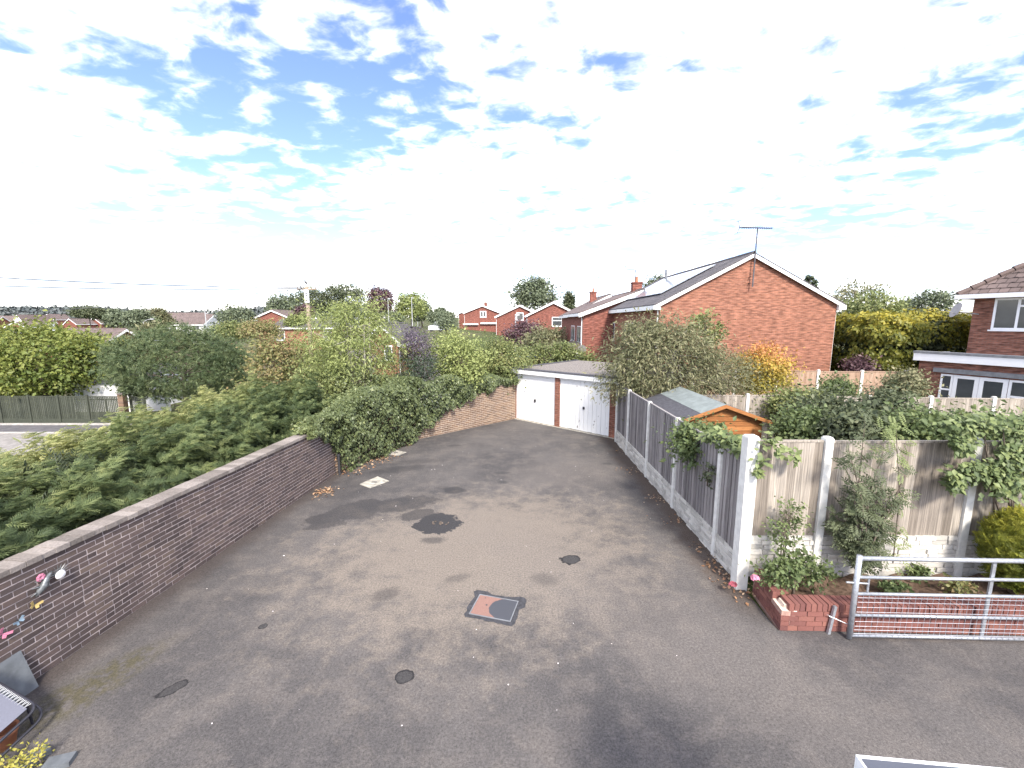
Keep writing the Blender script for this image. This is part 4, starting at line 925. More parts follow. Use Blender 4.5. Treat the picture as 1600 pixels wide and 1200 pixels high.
# ------------------------------------------------------------------ middle: ivy, birch, shrubs
def ivy():
    rng = np.random.default_rng(31); base = np.array([WC.x - .9, WC.y - 1.2, 0.])
    t = thing('ivy', 'dense ivy smothering the curved middle stretch of the brick wall', 'ivy', tuple(base))
    path = [WB - wdir * 1.35, WB - wdir * .35, WB + (WC - WB) * .05, WB + (WC - WB) * .45, WC, WC + (WD - WC) * .22, WC + (WD - WC) * .55, WC + (WD - WC) * .98]
    path = [np.array(p) for p in path]
    low = [1.38, 1.22, .0, .0, .05, .75, 1.38, 1.72]; hi = [1.58, 1.78, 2.0, 2.25, 2.3, 2.2, 2.05, 1.95]; bulge = [.06, .14, .26, .42, .40, .30, .2, .12]
    seg = np.cumsum([0] + [np.linalg.norm(q - p) for p, q in zip(path, path[1:])]); n = 30000
    s = rng.random(n) * seg[-1]; X = np.interp(s, seg, [p[0] for p in path]); Y = np.interp(s, seg, [p[1] for p in path])
    tx = np.gradient(np.interp(np.linspace(0, seg[-1], 400), seg, [p[0] for p in path])); ty = np.gradient(np.interp(np.linspace(0, seg[-1], 400), seg, [p[1] for p in path]))
    ii = np.minimum((s / seg[-1] * 399).astype(int), 399); tn = unit(np.stack([tx[ii], ty[ii], np.zeros(n)], 1)); nr = np.stack([tn[:, 1], -tn[:, 0], np.zeros(n)], 1)
    lo, h, bu = np.interp(s, seg, low), np.interp(s, seg, hi), np.interp(s, seg, bulge)
    lo = lo + .12 * np.sin(s * 5) * (lo > .1) + .07 * np.sin(s * 13)*(lo > .1); h = h + .12 * np.sin(s * 3.1)
    u = rng.random(n)                       # 0 foot .. .62 brow .. 1 back of the top
    face = np.minimum(u / .62, 1); back = np.maximum(0, (u - .62) / .38)
    z = lo + (h - lo) * np.sin(face * math.pi / 2) ** .9 - .25 * back ** 2
    off = bu * (np.sin(np.clip(face, 0, 1) * math.pi) ** .5 * .65 + .35) * (1 - back) - back * .75
    lump = 1 + .0 * s; off = off + .09 * np.sin(s * 4.3 + z * 5) + .06 * np.sin(s * 9 - z * 8) + .05 * rng.normal(size=n)
    pos = np.stack([X, Y, z], 1) + nr * off[:, None]
    nrm = nr * (1 - back)[:, None] + np.array([0, 0, 1]) * (.35 + back)[:, None] + rng.normal(size=(n, 3)) * .38
    dv = np.array([0, 0, -1.]) + rng.normal(size=(n, 3)) * .6 + nr * .5
    tint = .1 + .35 * rng.random(n) + .35 * rng.random(n) * back + .3 * ss((1.2 - s) / 1.5) * rng.random(n) + .3 * (rng.random(n) < .06)
    scatter('foliage', 'leaf_ivy', t, 'ivy', pos, nrm, dv, .085 * (.6 + .7 * rng.random(n)), tint, base)
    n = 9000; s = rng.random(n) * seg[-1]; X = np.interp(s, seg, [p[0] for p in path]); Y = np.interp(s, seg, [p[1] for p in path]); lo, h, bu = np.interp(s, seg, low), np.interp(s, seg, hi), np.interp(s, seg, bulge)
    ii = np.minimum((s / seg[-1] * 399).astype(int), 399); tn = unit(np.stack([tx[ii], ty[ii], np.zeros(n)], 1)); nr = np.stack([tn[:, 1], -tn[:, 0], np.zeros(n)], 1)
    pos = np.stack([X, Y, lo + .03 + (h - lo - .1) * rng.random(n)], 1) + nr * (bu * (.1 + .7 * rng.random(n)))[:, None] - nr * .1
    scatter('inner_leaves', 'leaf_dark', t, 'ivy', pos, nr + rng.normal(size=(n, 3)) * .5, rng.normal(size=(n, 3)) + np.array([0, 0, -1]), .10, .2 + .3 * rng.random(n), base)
    n = 420; A = np.array([list(at(520, 700, 11.75)), list(at(524, 716, 11.7)), list(at(576, 676, 12.9)), list(at(600, 650, 13.6)), list(at(545, 690, 12.3))])[rng.integers(0, 5, n)]
    scatter('dead_leaves', 'leaf_litter', t, 'ivy', A + rng.normal(size=(n, 3)) * np.array([.10, .12, .13]), np.array([.7, -.7, .4]) + rng.normal(size=(n, 3)) * .4, rng.normal(size=(n, 3)) + np.array([0, 0, -1]), .07, .3 * rng.random(n) + .1, base)
    b = MB()
    for k in range(9):
        q = rng.random() * .6 + .2; p = WB + (WC - WB) * q; a = Vector((tn[0, 1], -tn[0, 0], 0)) * 0; b.tube([Vector(p) - Vector(base) + Vector((.1, -.05, 0)), Vector(p) - Vector(base) + Vector((.12, -.04, .8)), Vector(p) - Vector(base) + Vector((.1 + rng.normal() * .1, rng.normal() * .2, 1.7))], [.03, .02, .012], 5)
    b.build('stem', 'bark', t)
ivy()
def mid_plants():
    sb = dict(name='shrub', cat='shrub')
    # bank plants behind the ivy, left to right
    c, r = px(380, 500, 505, 640, 17.5); plant('mixed olive and rust tinted shrub between the pine bush and the birch', c, (r[0], 1.3, r[2]), 0, 'leaf_mixed', nc=110, per=70, cr=.45, size=.11, seed=41, lump=.4, **sb)
    c, r = px(440, 560, 560, 690, 14.2); plant('pale green leafy shrub at the end of the conifer hedge', c, (r[0], 1.0, r[2]), -.3, 'leaf_shrub', nc=110, per=75, cr=.34, size=.09, seed=42, lump=.3, **sb)
    c, r = px(458, 655, 448, 630, 15.2); plant('wispy pale birch tree with thin stems rising from the ivy', c, (r[0], 1.7, r[2]), .2, 'leaf_birch', nc=230, per=85, cr=.42, size=.12, seed=43, lump=.42, shell=.35, bark='bark_pale', trunk=.055, stems=3, droop=.6, kind='long', nlimb=12)
    c, r = px(505, 620, 565, 650, 14.4); plant('grey green shrub under the birch stems', c, (r[0], .8, r[2]), .3, 'leaf_ivy', nc=80, per=75, cr=.32, size=.08, seed=44, lump=.3, **sb)
    def spire(pos, t, rng): return np.where(pos[:, 2] > 2.9 + .5 * rng.random(len(t)), t * .5, .5 + .5 * t)
    c, r = px(606, 700, 500, 660, 15.6); plant('dark purple grey spire shaped shrub beside the birch', c, (r[0] * .8, 1.0, r[2]), .2, 'leaf_purple', nc=150, per=70, cr=.34, size=.10, seed=45, lump=.25, kind='long', tfun=spire, **sb)
    c, r = px(668, 770, 512, 630, 17.2); plant('pale green shrub between the purple spire and the garages', c, (r[0], 1.3, r[2]), 0, 'leaf_birch', nc=130, per=75, cr=.42, size=.095, seed=46, lump=.35, **sb)
    c, r = px(735, 832, 520, 612, 18.9); plant('yellowing green shrub leaning over the wall next to the garages', c, (r[0], 1.1, r[2]), 0, 'leaf_shrub', nc=120, per=75, cr=.4, size=.095, seed=47, lump=.3, **sb)
    c, r = px(640, 760, 560, 640, 17.2); plant('low dense shrub spilling over the ivy covered wall', c, (r[0], .9, r[2]), .2, 'leaf_shrub', nc=110, per=75, cr=.34, size=.085, seed=48, lump=.25, **sb)
    c, r = px(560, 640, 600, 680, 14.2); plant('small dark green shrub in the ivy below the spire', c, (r[0], .6, r[2]), .2, 'leaf_dark', nc=60, per=75, cr=.3, size=.08, seed=49, **sb)
    # behind the garages
    c, r = px(782, 945, 545, 585, 25.); plant('clipped bright green laurel hedge behind the garage roof', c, (r[0], .9, r[2] + .5), 0, 'leaf_shrub', name='hedge', cat='hedge', nc=170, per=70, cr=.4, size=.13, seed=51, lump=.12, up=.8)
    c, r = px(786, 852, 494, 556, 47.); plant('copper purple leaved tree in front of the red brick gables', c, (r[0], 2, r[2]), .2, 'leaf_copper', nc=110, per=45, cr=.6, size=.22, seed=52)
    c, r = px(815, 895, 505, 562, 41.); plant('dark olive bush beside the white porch', c, (r[0], 2, r[2]), .2, 'leaf_olive', nc=110, per=45, cr=.6, size=.2, seed=53, **sb)
    c, r = px(835, 905, 530, 570, 31.); plant('rounded grey green bush before the white porch', c, (r[0], 1, r[2]), .1, 'leaf_olive', nc=70, per=45, cr=.45, size=.15, seed=54, **sb)
    c, r = px(796, 874, 436, 486, 95.); plant('round full tree standing behind the red brick gables', c, (r[0], 5, r[2] + 1), 1., 'leaf_far', nc=150, per=45, cr=1.3, size=.5, seed=55, lump=.2)
    c, r = px(879, 899, 456, 492, 88.); plant('small dark conifer peeping over the gable roofs', c, (r[0], 1.5, r[2] + .5), 1., 'leaf_dark', nc=60, per=40, cr=.6, size=.4, seed=56, lump=.1)
    c, r = px(1003, 1042, 437, 470, 62.); plant('tree top showing beside the brick chimney', c, (r[0], 2, r[2] + .6), 1., 'leaf_far', nc=70, per=45, cr=.8, size=.32, seed=57)
    c, r = px(650, 728, 520, 572, 33.); plant('green bush with upright shoots beside the far road', c, (r[0], 1.5, r[2]), .2, 'leaf_birch', nc=90, per=50, cr=.5, size=.16, seed=58, **sb)
    c, r = px(672, 722, 490, 522, 60.); plant('low dark shrub by the parked white car', c, (r[0] * .7, 1.5, r[2] * .7), 1., 'leaf_far', nc=50, per=45, cr=.6, size=.22, seed=59, **sb)
    # far tree group
    for i, (a, b_, t, u, Y, m, lab) in enumerate([
        (412, 470, 457, 508, 100., 'leaf_far', 'feathery olive tree left of the telegraph pole'), (452, 520, 446, 500, 118., 'leaf_dark', 'dark pine just behind the telegraph pole'),
        (500, 575, 436, 500, 122., 'leaf_dark', 'tallest dark pine in the clump above the birch'), (570, 617, 446, 502, 112., 'leaf_copper', 'dark copper beech beside the street lamps'),
        (617, 668, 452, 508, 118., 'leaf_birch', 'pale green tree at the end of the road'), (640, 678, 468, 508, 130., 'leaf_far', 'grey green tree behind the road end lamp'),
        (604, 632, 486, 512, 100., 'leaf_far', 'round bush by the dark parked car'), (668, 712, 484, 510, 105., 'leaf_far', 'low scrub to the right of the road end'),
        (680, 697, 481, 500, 140., 'leaf_far', 'slim tree on the skyline beyond the white car'),
        (338, 398, 472, 530, 66., 'leaf_far', 'grey green tree right of the white clad house'), (196, 240, 480, 518, 92., 'leaf_far', 'leafy tree above the bungalow roofs'),
        (228, 266, 480, 518, 96., 'leaf_olive', 'thin crowned tree beside the long brown roof'), (166, 205, 485, 518, 100., 'leaf_far', 'rounded bushy tree over the lime tree shoulder'),
        (114, 162, 478, 500, 175., 'leaf_dark', 'dark pine clump behind the distant gables'), (160, 192, 483, 502, 180., 'leaf_far', 'domed tree next to the dark pine clump'), (446, 480, 492, 512, 70., 'leaf_shrub', 'bright bush at the foot of the telegraph pole'), (376, 440, 498, 535, 46., 'leaf_mixed', 'tawny bush in front of the red brick house'), (330, 385, 500, 540, 50., 'leaf_shrub', 'green bush over the shoulder of the pine bush'), (500, 585, 512, 560, 30., 'leaf_birch', 'leafy bush hiding the orange brick house'),
        (460, 490, 476, 500, 90., 'leaf_copper', 'small purple bush behind the telegraph pole')]):
        c, r = px(a, b_, t, u, Y); plant(lab, c, (r[0], max(r[0], 1.5), r[2]), min(thz(c[0], Y), c[2] - r[2]), m, nc=130, per=42, cr=r[0] * .22, size=.0042 * Y, seed=61 + i, lump=.28, nlimb=8, trunk=.2)
    c, r = px(180, 210, 527, 552, 40.); plant('bright yellow bush between the two broad crowns', c, (r[0], .8, r[2]), -2.3, 'leaf_yellow', nc=40, per=45, cr=.35, size=.14, seed=84, **sb)
    c, r = px(222, 250, 505, 530, 62.); plant('spiky palm like plant by the bungalow gable', c, (r[0], 1, r[2]), -2.2, 'leaf_olive', nc=40, per=25, cr=.7, size=.8, kind='long', seed=85, name='palm', cat='palm')
mid_plants()
def woodland():
    rng = np.random.default_rng(90); n = 1500; a = -1.45 + 1.15 * rng.random(n); Y = 430 + 130 * rng.random(n); X = a * Y
    h = 11 + 5 * rng.random(n) + 4 * np.sin(X * .02); cc = np.stack([X, Y, th(X, Y) + h * .55], 1); per = 44; idx = np.repeat(np.arange(n), per)
    d = unit(rng.normal(size=(n * per, 3))); d[:, 2] = np.abs(d[:, 2]) * 1.2 - .35; pos = cc[idx] + d * np.stack([6 + 0 * h[idx], 6 + 0 * h[idx], h[idx] * .5], 1) * (.7 + .3 * rng.random((n * per, 1)))
    o = scatter('woodland', 'leaf_wood', None, 'leaf', pos, d + rng.normal(size=d.shape) * .4, rng.normal(size=d.shape), 3.6, .6 * rng.random(n)[idx] + .4 * rng.random(n * per)); tag(o, 'far grey green wood along the skyline beyond the estate', 'woodland', kind='stuff')
woodland()

# ------------------------------------------------------------------ right gardens
def right_plants():
    sb = dict(name='shrub', cat='shrub')
    def dusty(pos, t, rng): return t
    c, r = px(932, 1130, 478, 650, 14.6); plant('big dusty olive shrub overhanging the garage corner and fence', c, (r[0], 1.5, r[2]), 0, 'leaf_olive', nc=240, per=100, cr=.5, size=.14, kind='long', seed=101, lump=.35, shell=.45, trunk=.06, droop=.3, stems=3, nlimb=40, zmin=-.8, bark='bark_pale', **sb)
    c, r = px(1060, 1200, 530, 640, 15.2); plant('bare twigged olive shrub right behind the shed roof', c, (r[0], 1.1, r[2]), 0, 'leaf_olive', nc=120, per=75, cr=.42, size=.11, kind='long', seed=102, lump=.35, trunk=.045, stems=2, nlimb=40, bark='bark_pale', **sb)
    c, r = px(1066, 1135, 478, 560, 15.6); plant('tall thin leafy shoots in front of the orange gable', c, (r[0], .7, r[2]), .5, 'leaf_shrub', nc=32, per=60, cr=.26, size=.10, seed=103, lump=.5, trunk=.04, **sb)
    def mp(pos, t, rng): return np.clip(.15 + .55 * ss((pos[:, 2] - 1.8) / 1.6) * (.4 + .6 * t) + .25 * t, 0, .98)
    c, r = px(1146, 1232, 535, 632, 16.2); plant('orange and yellow autumn maple below the big gable', c, (r[0], 1.0, r[2]), 0, 'leaf_maple', nc=120, per=75, cr=.38, size=.10, seed=104, lump=.35, tfun=mp, trunk=.06)
    # rounded-box topiary
    rng = np.random.default_rng(105); c, r = px(1310, 1492, 490, 586, 22.6); n = 24000; d = unit(rng.normal(size=(n, 3)))
    e = .58; q = np.sign(d) * np.abs(d) ** e; q = q / np.maximum(np.max(np.abs(q), axis=1, keepdims=True), .0001) * (np.max(np.abs(d), axis=1, keepdims=True) ** .22)
    r = np.array([r[0], 2.3, r[2]]); lump = 1 + .05 * np.sin(q[:, 0] * 9 + q[:, 2] * 7) + .04 * np.sin(q[:, 0] * 17 - q[:, 1] * 13) + .05 * np.sin(q[:, 2] * 15 + q[:, 0] * 5)
    pos = np.array(c) + q * r * (lump * (1 - .16 * rng.random(n) ** 2))[:, None]; pos[:, 2] += .12 * np.sin(pos[:, 0] * 2.2) * (d[:, 2] > .2)
    t = thing('topiary', 'large clipped golden green bush with flat top and dark underside', 'bush', (c[0], c[1], 0))
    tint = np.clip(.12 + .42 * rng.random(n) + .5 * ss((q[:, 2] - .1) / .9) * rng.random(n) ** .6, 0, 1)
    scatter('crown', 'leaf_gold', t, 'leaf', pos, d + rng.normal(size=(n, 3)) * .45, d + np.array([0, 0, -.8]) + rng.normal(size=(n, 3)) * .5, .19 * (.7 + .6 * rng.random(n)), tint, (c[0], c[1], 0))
    b = MB()
    for k in range(5): b.tube([(R.uniform(-.5, .5), R.uniform(-.4, .4), 0), (R.uniform(-1, 1), R.uniform(-.6, .6), 1.5), (R.uniform(-2.4, 2.4), R.uniform(-1, 1), 3)], [.12, .09, .05], 6)
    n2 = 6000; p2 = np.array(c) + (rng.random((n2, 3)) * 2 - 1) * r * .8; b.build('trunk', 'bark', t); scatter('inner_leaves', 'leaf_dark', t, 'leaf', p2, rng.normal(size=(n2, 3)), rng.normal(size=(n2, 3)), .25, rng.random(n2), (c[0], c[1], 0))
    c, r = px(1322, 1362, 556, 590, 20.6); plant('dark red leaved bush under the golden topiary', c, (r[0], .6, r[2]), 0, 'leaf_copper', nc=50, per=60, cr=.3, size=.11, seed=106, **sb)
    for i, (a, b_, t_, u, Y, m, lab, kw) in enumerate([(1312, 1408, 452, 520, 36., 'leaf_shrub', 'rounded green tree behind the golden topiary', {}), (1300, 1372, 432, 500, 42., 'leaf_olive', 'sparse twiggy tree top right of the big gable', dict(shell=.6, per=16)),
        (1420, 1486, 448, 505, 38., 'leaf_far', 'grey leaved tree left of the satellite dish', dict(per=30)), (1395, 1432, 470, 520, 44., 'leaf_far', 'low tree filling the gap behind the topiary', {}), (1256, 1276, 428, 470, 50., 'leaf_far', 'thin tree tip above the gable verge', dict(nc=30)), (1470, 1510, 490, 560, 30., 'leaf_dark', 'dark shrub between the topiary and the brown house', {})]):
        c, r = px(a, b_, t_, u, Y); plant(lab, c, (r[0], r[0], r[2]), 0, m, **{**dict(nc=110, per=50, cr=r[0] * .25, size=.0055 * Y, seed=110 + i, lump=.4, trunk=.12), **kw})
    # garden between the two fences
    for i, (a, b_, t_, u, Y, m, lab) in enumerate([(1195, 1300, 604, 660, 13.5, 'leaf_shrub', 'straggly shrub against the grey dividing fence'), (1236, 1335, 612, 700, 11.2, 'leaf_dark', 'dark rose bush with a white bloom behind the fence post'), (1322, 1432, 604, 710, 10.4, 'leaf_dark', 'tall dark evergreen shrub left of the dividing fence post'),
        (1222, 1300, 640, 715, 9.6, 'leaf_rose', 'light green shrub just behind the brown fence'), (1300, 1365, 640, 705, 8.6, 'leaf_dark', 'bushy shrub top poking over the brown fence'), (1380, 1500, 640, 720, 8.2, 'leaf_rose', 'fresh green shrub behind the long fence panel'), (1470, 1610, 640, 730, 7.9, 'leaf_rose', 'broad leafy shrub behind the climber'),
        (1285, 1330, 588, 640, 15.5, 'leaf_rose', 'climbing rose on the tan fence'), (1385, 1440, 580, 640, 15., 'leaf_olive', 'pale flowering shrub left of the glazed extension'), (1060, 1130, 664, 720, 8.6, 'leaf_rose', 'bright green shrub leaning over the fence in front of the shed')]):
        c, r = px(a, b_, t_, u, Y); plant(lab, c, (r[0], min(r[0], .9), r[2] * 1.1), 0, m, **{**sb, **dict(nc=90, per=80, cr=.22 + r[0] * .16, size=.10, seed=130 + i, lump=.35, trunk=.04, nlimb=10)})
    # vine over the corner of the side fence
    def spray(lab, blobs, n, size, seed, mat='leaf_rose', root=None, tmin=.2):
        rng = np.random.default_rng(seed); A = np.array(blobs, float)[rng.integers(0, len(blobs), n)]
        pos = np.array([at(q[0] + rng.normal() * q[2] * .5, q[1] + rng.normal() * q[3] * .5, q[4] + rng.normal() * q[5]) for q in A]); base = np.array(root if root is not None else (pos[:, 0].mean(), pos[:, 1].mean() + .15, 0.))
        t = thing('vine', lab, 'vine', tuple(base)); scatter('foliage', mat, t, 'leaf', pos, np.array([-.2, -.5, .8]) + rng.normal(size=(n, 3)) * .4, rng.normal(size=(n, 3)) * .7 + np.array([0, -.4, -.5]), size * (.6 + .8 * rng.random(n)), tmin + (1 - tmin) * rng.random(n), base); b = MB()
        for q in blobs:
            e = np.array(at(q[0], q[1], q[4])); top = np.array([base[0], base[1], 2.3]); b.tube([Vector((0, 0, 0)), Vector((0, 0, 2.2)), Vector((top + e) / 2 - base) + Vector((0, 0, .06)), Vector(e - base)], [.018, .014, .008, .003], 5)
        b.build('stem', 'bark', t)
    spray('glossy green vine heaped over the side fence by the corner post', [(1108, 682, 14, 8, 7.7, .10), (1128, 678, 16, 9, 7.4, .08), (1146, 688, 14, 9, 7.1, .08), (1156, 702, 10, 9, 6.85, .05), (1132, 694, 16, 8, 7.3, .08)], 380, .11, 150)
    spray('vine sprays with yellowing leaves trailing from the thick corner post', [(1200, 690, 14, 9, 6.2, .04), (1222, 702, 14, 10, 6.15, .03), (1240, 712, 8, 10, 6.15, .03), (1190, 722, 10, 12, 6.2, .02), (1186, 738, 5, 7, 6.2, .02)], 120, .10, 151, root=(3.98, 6.5, 0.), tmin=.5)
    c, r = px(1095, 1120, 705, 765, 7.5); plant('ivy spray growing through the side fence boards', (3.66, 7.55, 1.5), (.06, .16, .30), 1.25, 'leaf_dark', name='vine', cat='vine', nc=9, per=14, cr=.10, size=.08, seed=152, trunk=.015)
    # planter plants
    c, r = px(1180, 1305, 858, 928, 5.78); plant('sprawling rose bush at the broken corner of the planter', c, (r[0], .28, r[2]), .22, 'leaf_rose', name='rose_bush', cat='rose bush', nc=60, per=32, cr=.13, size=.062, seed=160, lump=.3, trunk=.02, nlimb=20)
    c, r = px(1196, 1262, 770, 880, 6.05); plant('upright rose stems with small leaves against the fence', c, (r[0], .16, r[2]), .24, 'leaf_rose', name='rose_bush', cat='rose bush', nc=26, per=30, cr=.10, size=.05, seed=161, lump=.5, trunk=.012, stems=3, nlimb=14)
    def sorbus():
        rng = np.random.default_rng(162); base = np.array(at(1345, 885, 6.0)); t = thing('rowan_shrub', 'arching dark rowan like shrub growing in the planter', 'shrub', tuple(base)); b = MB(); P, Nn, D, T = [], [], [], []
        tips = [(1345, 655), (1335, 700), (1365, 735), (1410, 700), (1300, 800), (1325, 770), (1390, 780), (1400, 820), (1310, 845), (1360, 790), (1330, 840), (1380, 850), (1345, 760), (1320, 815), (1350, 830)]
        for i, (tx_, ty_) in enumerate(tips + tips[4:]):
            e = np.array(at(tx_ + rng.normal() * 14, ty_ + rng.normal() * 12, 6.05 + rng.normal() * .1)); m = (base + e) / 2 + np.array([rng.normal() * .06, rng.normal() * .06, .1]); L = np.linalg.norm(e - base)
            b.tube([Vector(base - base), Vector(m - base), Vector(e - base)], [.014, .010, .004], 5)
            k = int(10 + L * 14)
            for j in range(k):
                u = rng.random() ** .7; p = (1 - u) ** 2 * base + 2 * u * (1 - u) * m + u * u * e; dd = unit(rng.normal(size=3) + (e - base) / L * .8 + np.array([0, -.4, .0])); P.append(p + rng.normal(size=3) * .03); D.append(dd + np.array([0, 0, -.25])); Nn.append(np.array([0, -.6, .8]) + rng.normal(size=3) * .4); T.append(.25 + .5 * rng.random())
        b.build('stem', 'bark', t); scatter('foliage', 'leaf_dark', t, 'pinnate', np.array(P), np.array(Nn), np.array(D), .17 * (.7 + .6 * rng.random(len(P))), np.array(T), base)
    sorbus()
    def young():
        rng = np.random.default_rng(163); base = np.array(at(1395, 880, 6.1)); t = thing('young_shoot', 'thin yellow green leafy shoot reaching over the long fence panel', 'plant', tuple(base)); b = MB(); top = np.array(at(1400, 670, 6.15)); mid = (base + top) / 2 + np.array([.08, 0, 0]); b.tube([Vector((0, 0, 0)), Vector(mid - base), Vector(top - base)], [.01, .007, .004], 5); b.build('stem', 'bark', t)
        n = 46; u = np.where(rng.random(n) < .6, .8 + .25 * rng.random(n), rng.random(n)); p = (1 - u)[:, None] ** 2 * base + (2 * u * (1 - u))[:, None] * mid + (u * u)[:, None] * top + rng.normal(size=(n, 3)) * np.array([.10, .03, .05]); scatter('foliage', 'leaf_rose', t, 'pinnate', p, np.array([0, -.7, .7]) + rng.normal(size=(n, 3)) * .4, rng.normal(size=(n, 3)) + np.array([.2, -.3, -.2]), .17, .7 + .3 * rng.random(n), base)
    young()
    # climber
    def climber():
        rng = np.random.default_rng(164); base = np.array(at(1585, 860, 6.15)); t = thing('climber', 'large leaved climber tumbling over the right end of the fence', 'climber', tuple(base)); n = 4000
        cx = [(1560, 665, 55, 18), (1590, 715, 34, 30), (1535, 735, 30, 14), (1502, 690, 16, 18), (1572, 755, 30, 20), (1495, 750, 12, 14), (1515, 662, 36, 10), (1640, 720, 60, 60), (1620, 670, 50, 22)]
        k = rng.integers(0, len(cx), n); A = np.array(cx, float)[k]; xx = A[:, 0] + rng.normal(size=n) * A[:, 2] * .5; yy = A[:, 1] + rng.normal(size=n) * A[:, 3] * .5; Yd = 6.2 - .28 * rng.random(n) + .25 * (yy < 690) * rng.random(n)
        pos = np.array([at(a, b_, c_) for a, b_, c_ in zip(xx, yy, Yd)]); scatter('foliage', 'leaf_rose', t, 'leaf', pos, np.array([-.1, -.7, .7]) + rng.normal(size=(n, 3)) * .35, rng.normal(size=(n, 3)) * .7 + np.array([-.3, -.4, -.5]), .085 * (.6 + .8 * rng.random(n)), .1 + .9 * rng.random(n), base)
        b = MB()
        for j in range(7):
            e = pos[rng.integers(0, n)]; m = (base + e) / 2 + rng.normal(size=3) * .12; b.tube([Vector((0, 0, 0)), Vector(m - base), Vector(e - base)], [.02, .014, .006], 5)
        b.build('stem', 'bark', t)
    climber()
    # golden dwarf conifer
    rng = np.random.default_rng(165); c = np.array(at(1596, 850, 5.85)); n = 3600; d = unit(rng.normal(size=(n, 3))); rr = np.array([.42, .36, .70]) * (1 - .35 * (d[:, 2:3] > 0) * d[:, 2:3]); t = thing('dwarf_conifer', 'golden green dwarf conifer at the right end of the planter', 'conifer', (c[0], c[1], .25))
    scatter('foliage', 'leaf_goldcon', t, 'frond', c + d * rr * (.72 + .3 * rng.random((n, 1))), d + rng.normal(size=(n, 3)) * .5, d + np.array([0, 0, .8]) + rng.normal(size=(n, 3)) * .3, .15, np.clip(rng.random(n) * .7 + .3 * d[:, 2], 0, 1), (c[0], c[1], .25)); b = MB().tube([(0, 0, 0), (0, 0, .9)], [.05, .03], 6); b.build('trunk', 'bark', t)
    for i, (x, y, lab) in enumerate([(1440, 884, 'small fern in the planter under the long fence panel'), (1395, 925, 'low weedy tuft on the planter soil behind the gate'), (1500, 915, 'dry brown tuft on the planter soil near the dwarf conifer')]):
        p = at(x, y, 6.15 if i == 0 else 5.8); plant(lab, (p.x, p.y, .38), (.12 if i == 0 else .25, .1, .11 if i == 0 else .06), .2, 'leaf_rose' if i < 2 else 'leaf_mixed', name='weed', cat='plant', nc=14, per=26, cr=.07, size=.06, seed=170 + i, trunk=.006, nlimb=6)
right_plants()
def roses():
    def rose(x, y, Y, mat, lab, r=.045):
        p = at(x, y, Y); b = MB(); rng = random.Random(int(x))
        t = thing('rose_bloom', lab, 'flower', p)
        b.lathe([(.2 * r, -.6 * r), (.8 * r, -.2 * r), (1.0 * r, .3 * r), (.75 * r, .75 * r), (.3 * r, .6 * r)], n=9)
        for k in range(9):
            a = k * .7; q = Vector((math.cos(a) * r, math.sin(a) * r, R.uniform(-.2, .6) * r)); Mx = Matrix.Translation(q) @ Matrix.Rotation(a, 4, 'Z') @ Matrix.Rotation(.9, 4, 'Y'); b.box(-.5 * r, .5 * r, -.55 * r, .55 * r, -.05 * r, .05 * r, .5, Mx)
        b.build('petals', mat, t); MB().tube([(0, 0, -.5 * r), (.0, .03, -4 * r)], .004, 4).build('stalk', 'bark', t)
    rose(1145, 913, 6.1, 'rose_red', 'pink red rose bloom drooping at the foot of the corner post'); rose(1180, 903, 5.72, 'pink', 'pink rose bloom above the broken planter corner')
    rose(1332, 653, 9.9, 'petal_white', 'white rose bloom on the dark bush behind the fence', .12)
roses()

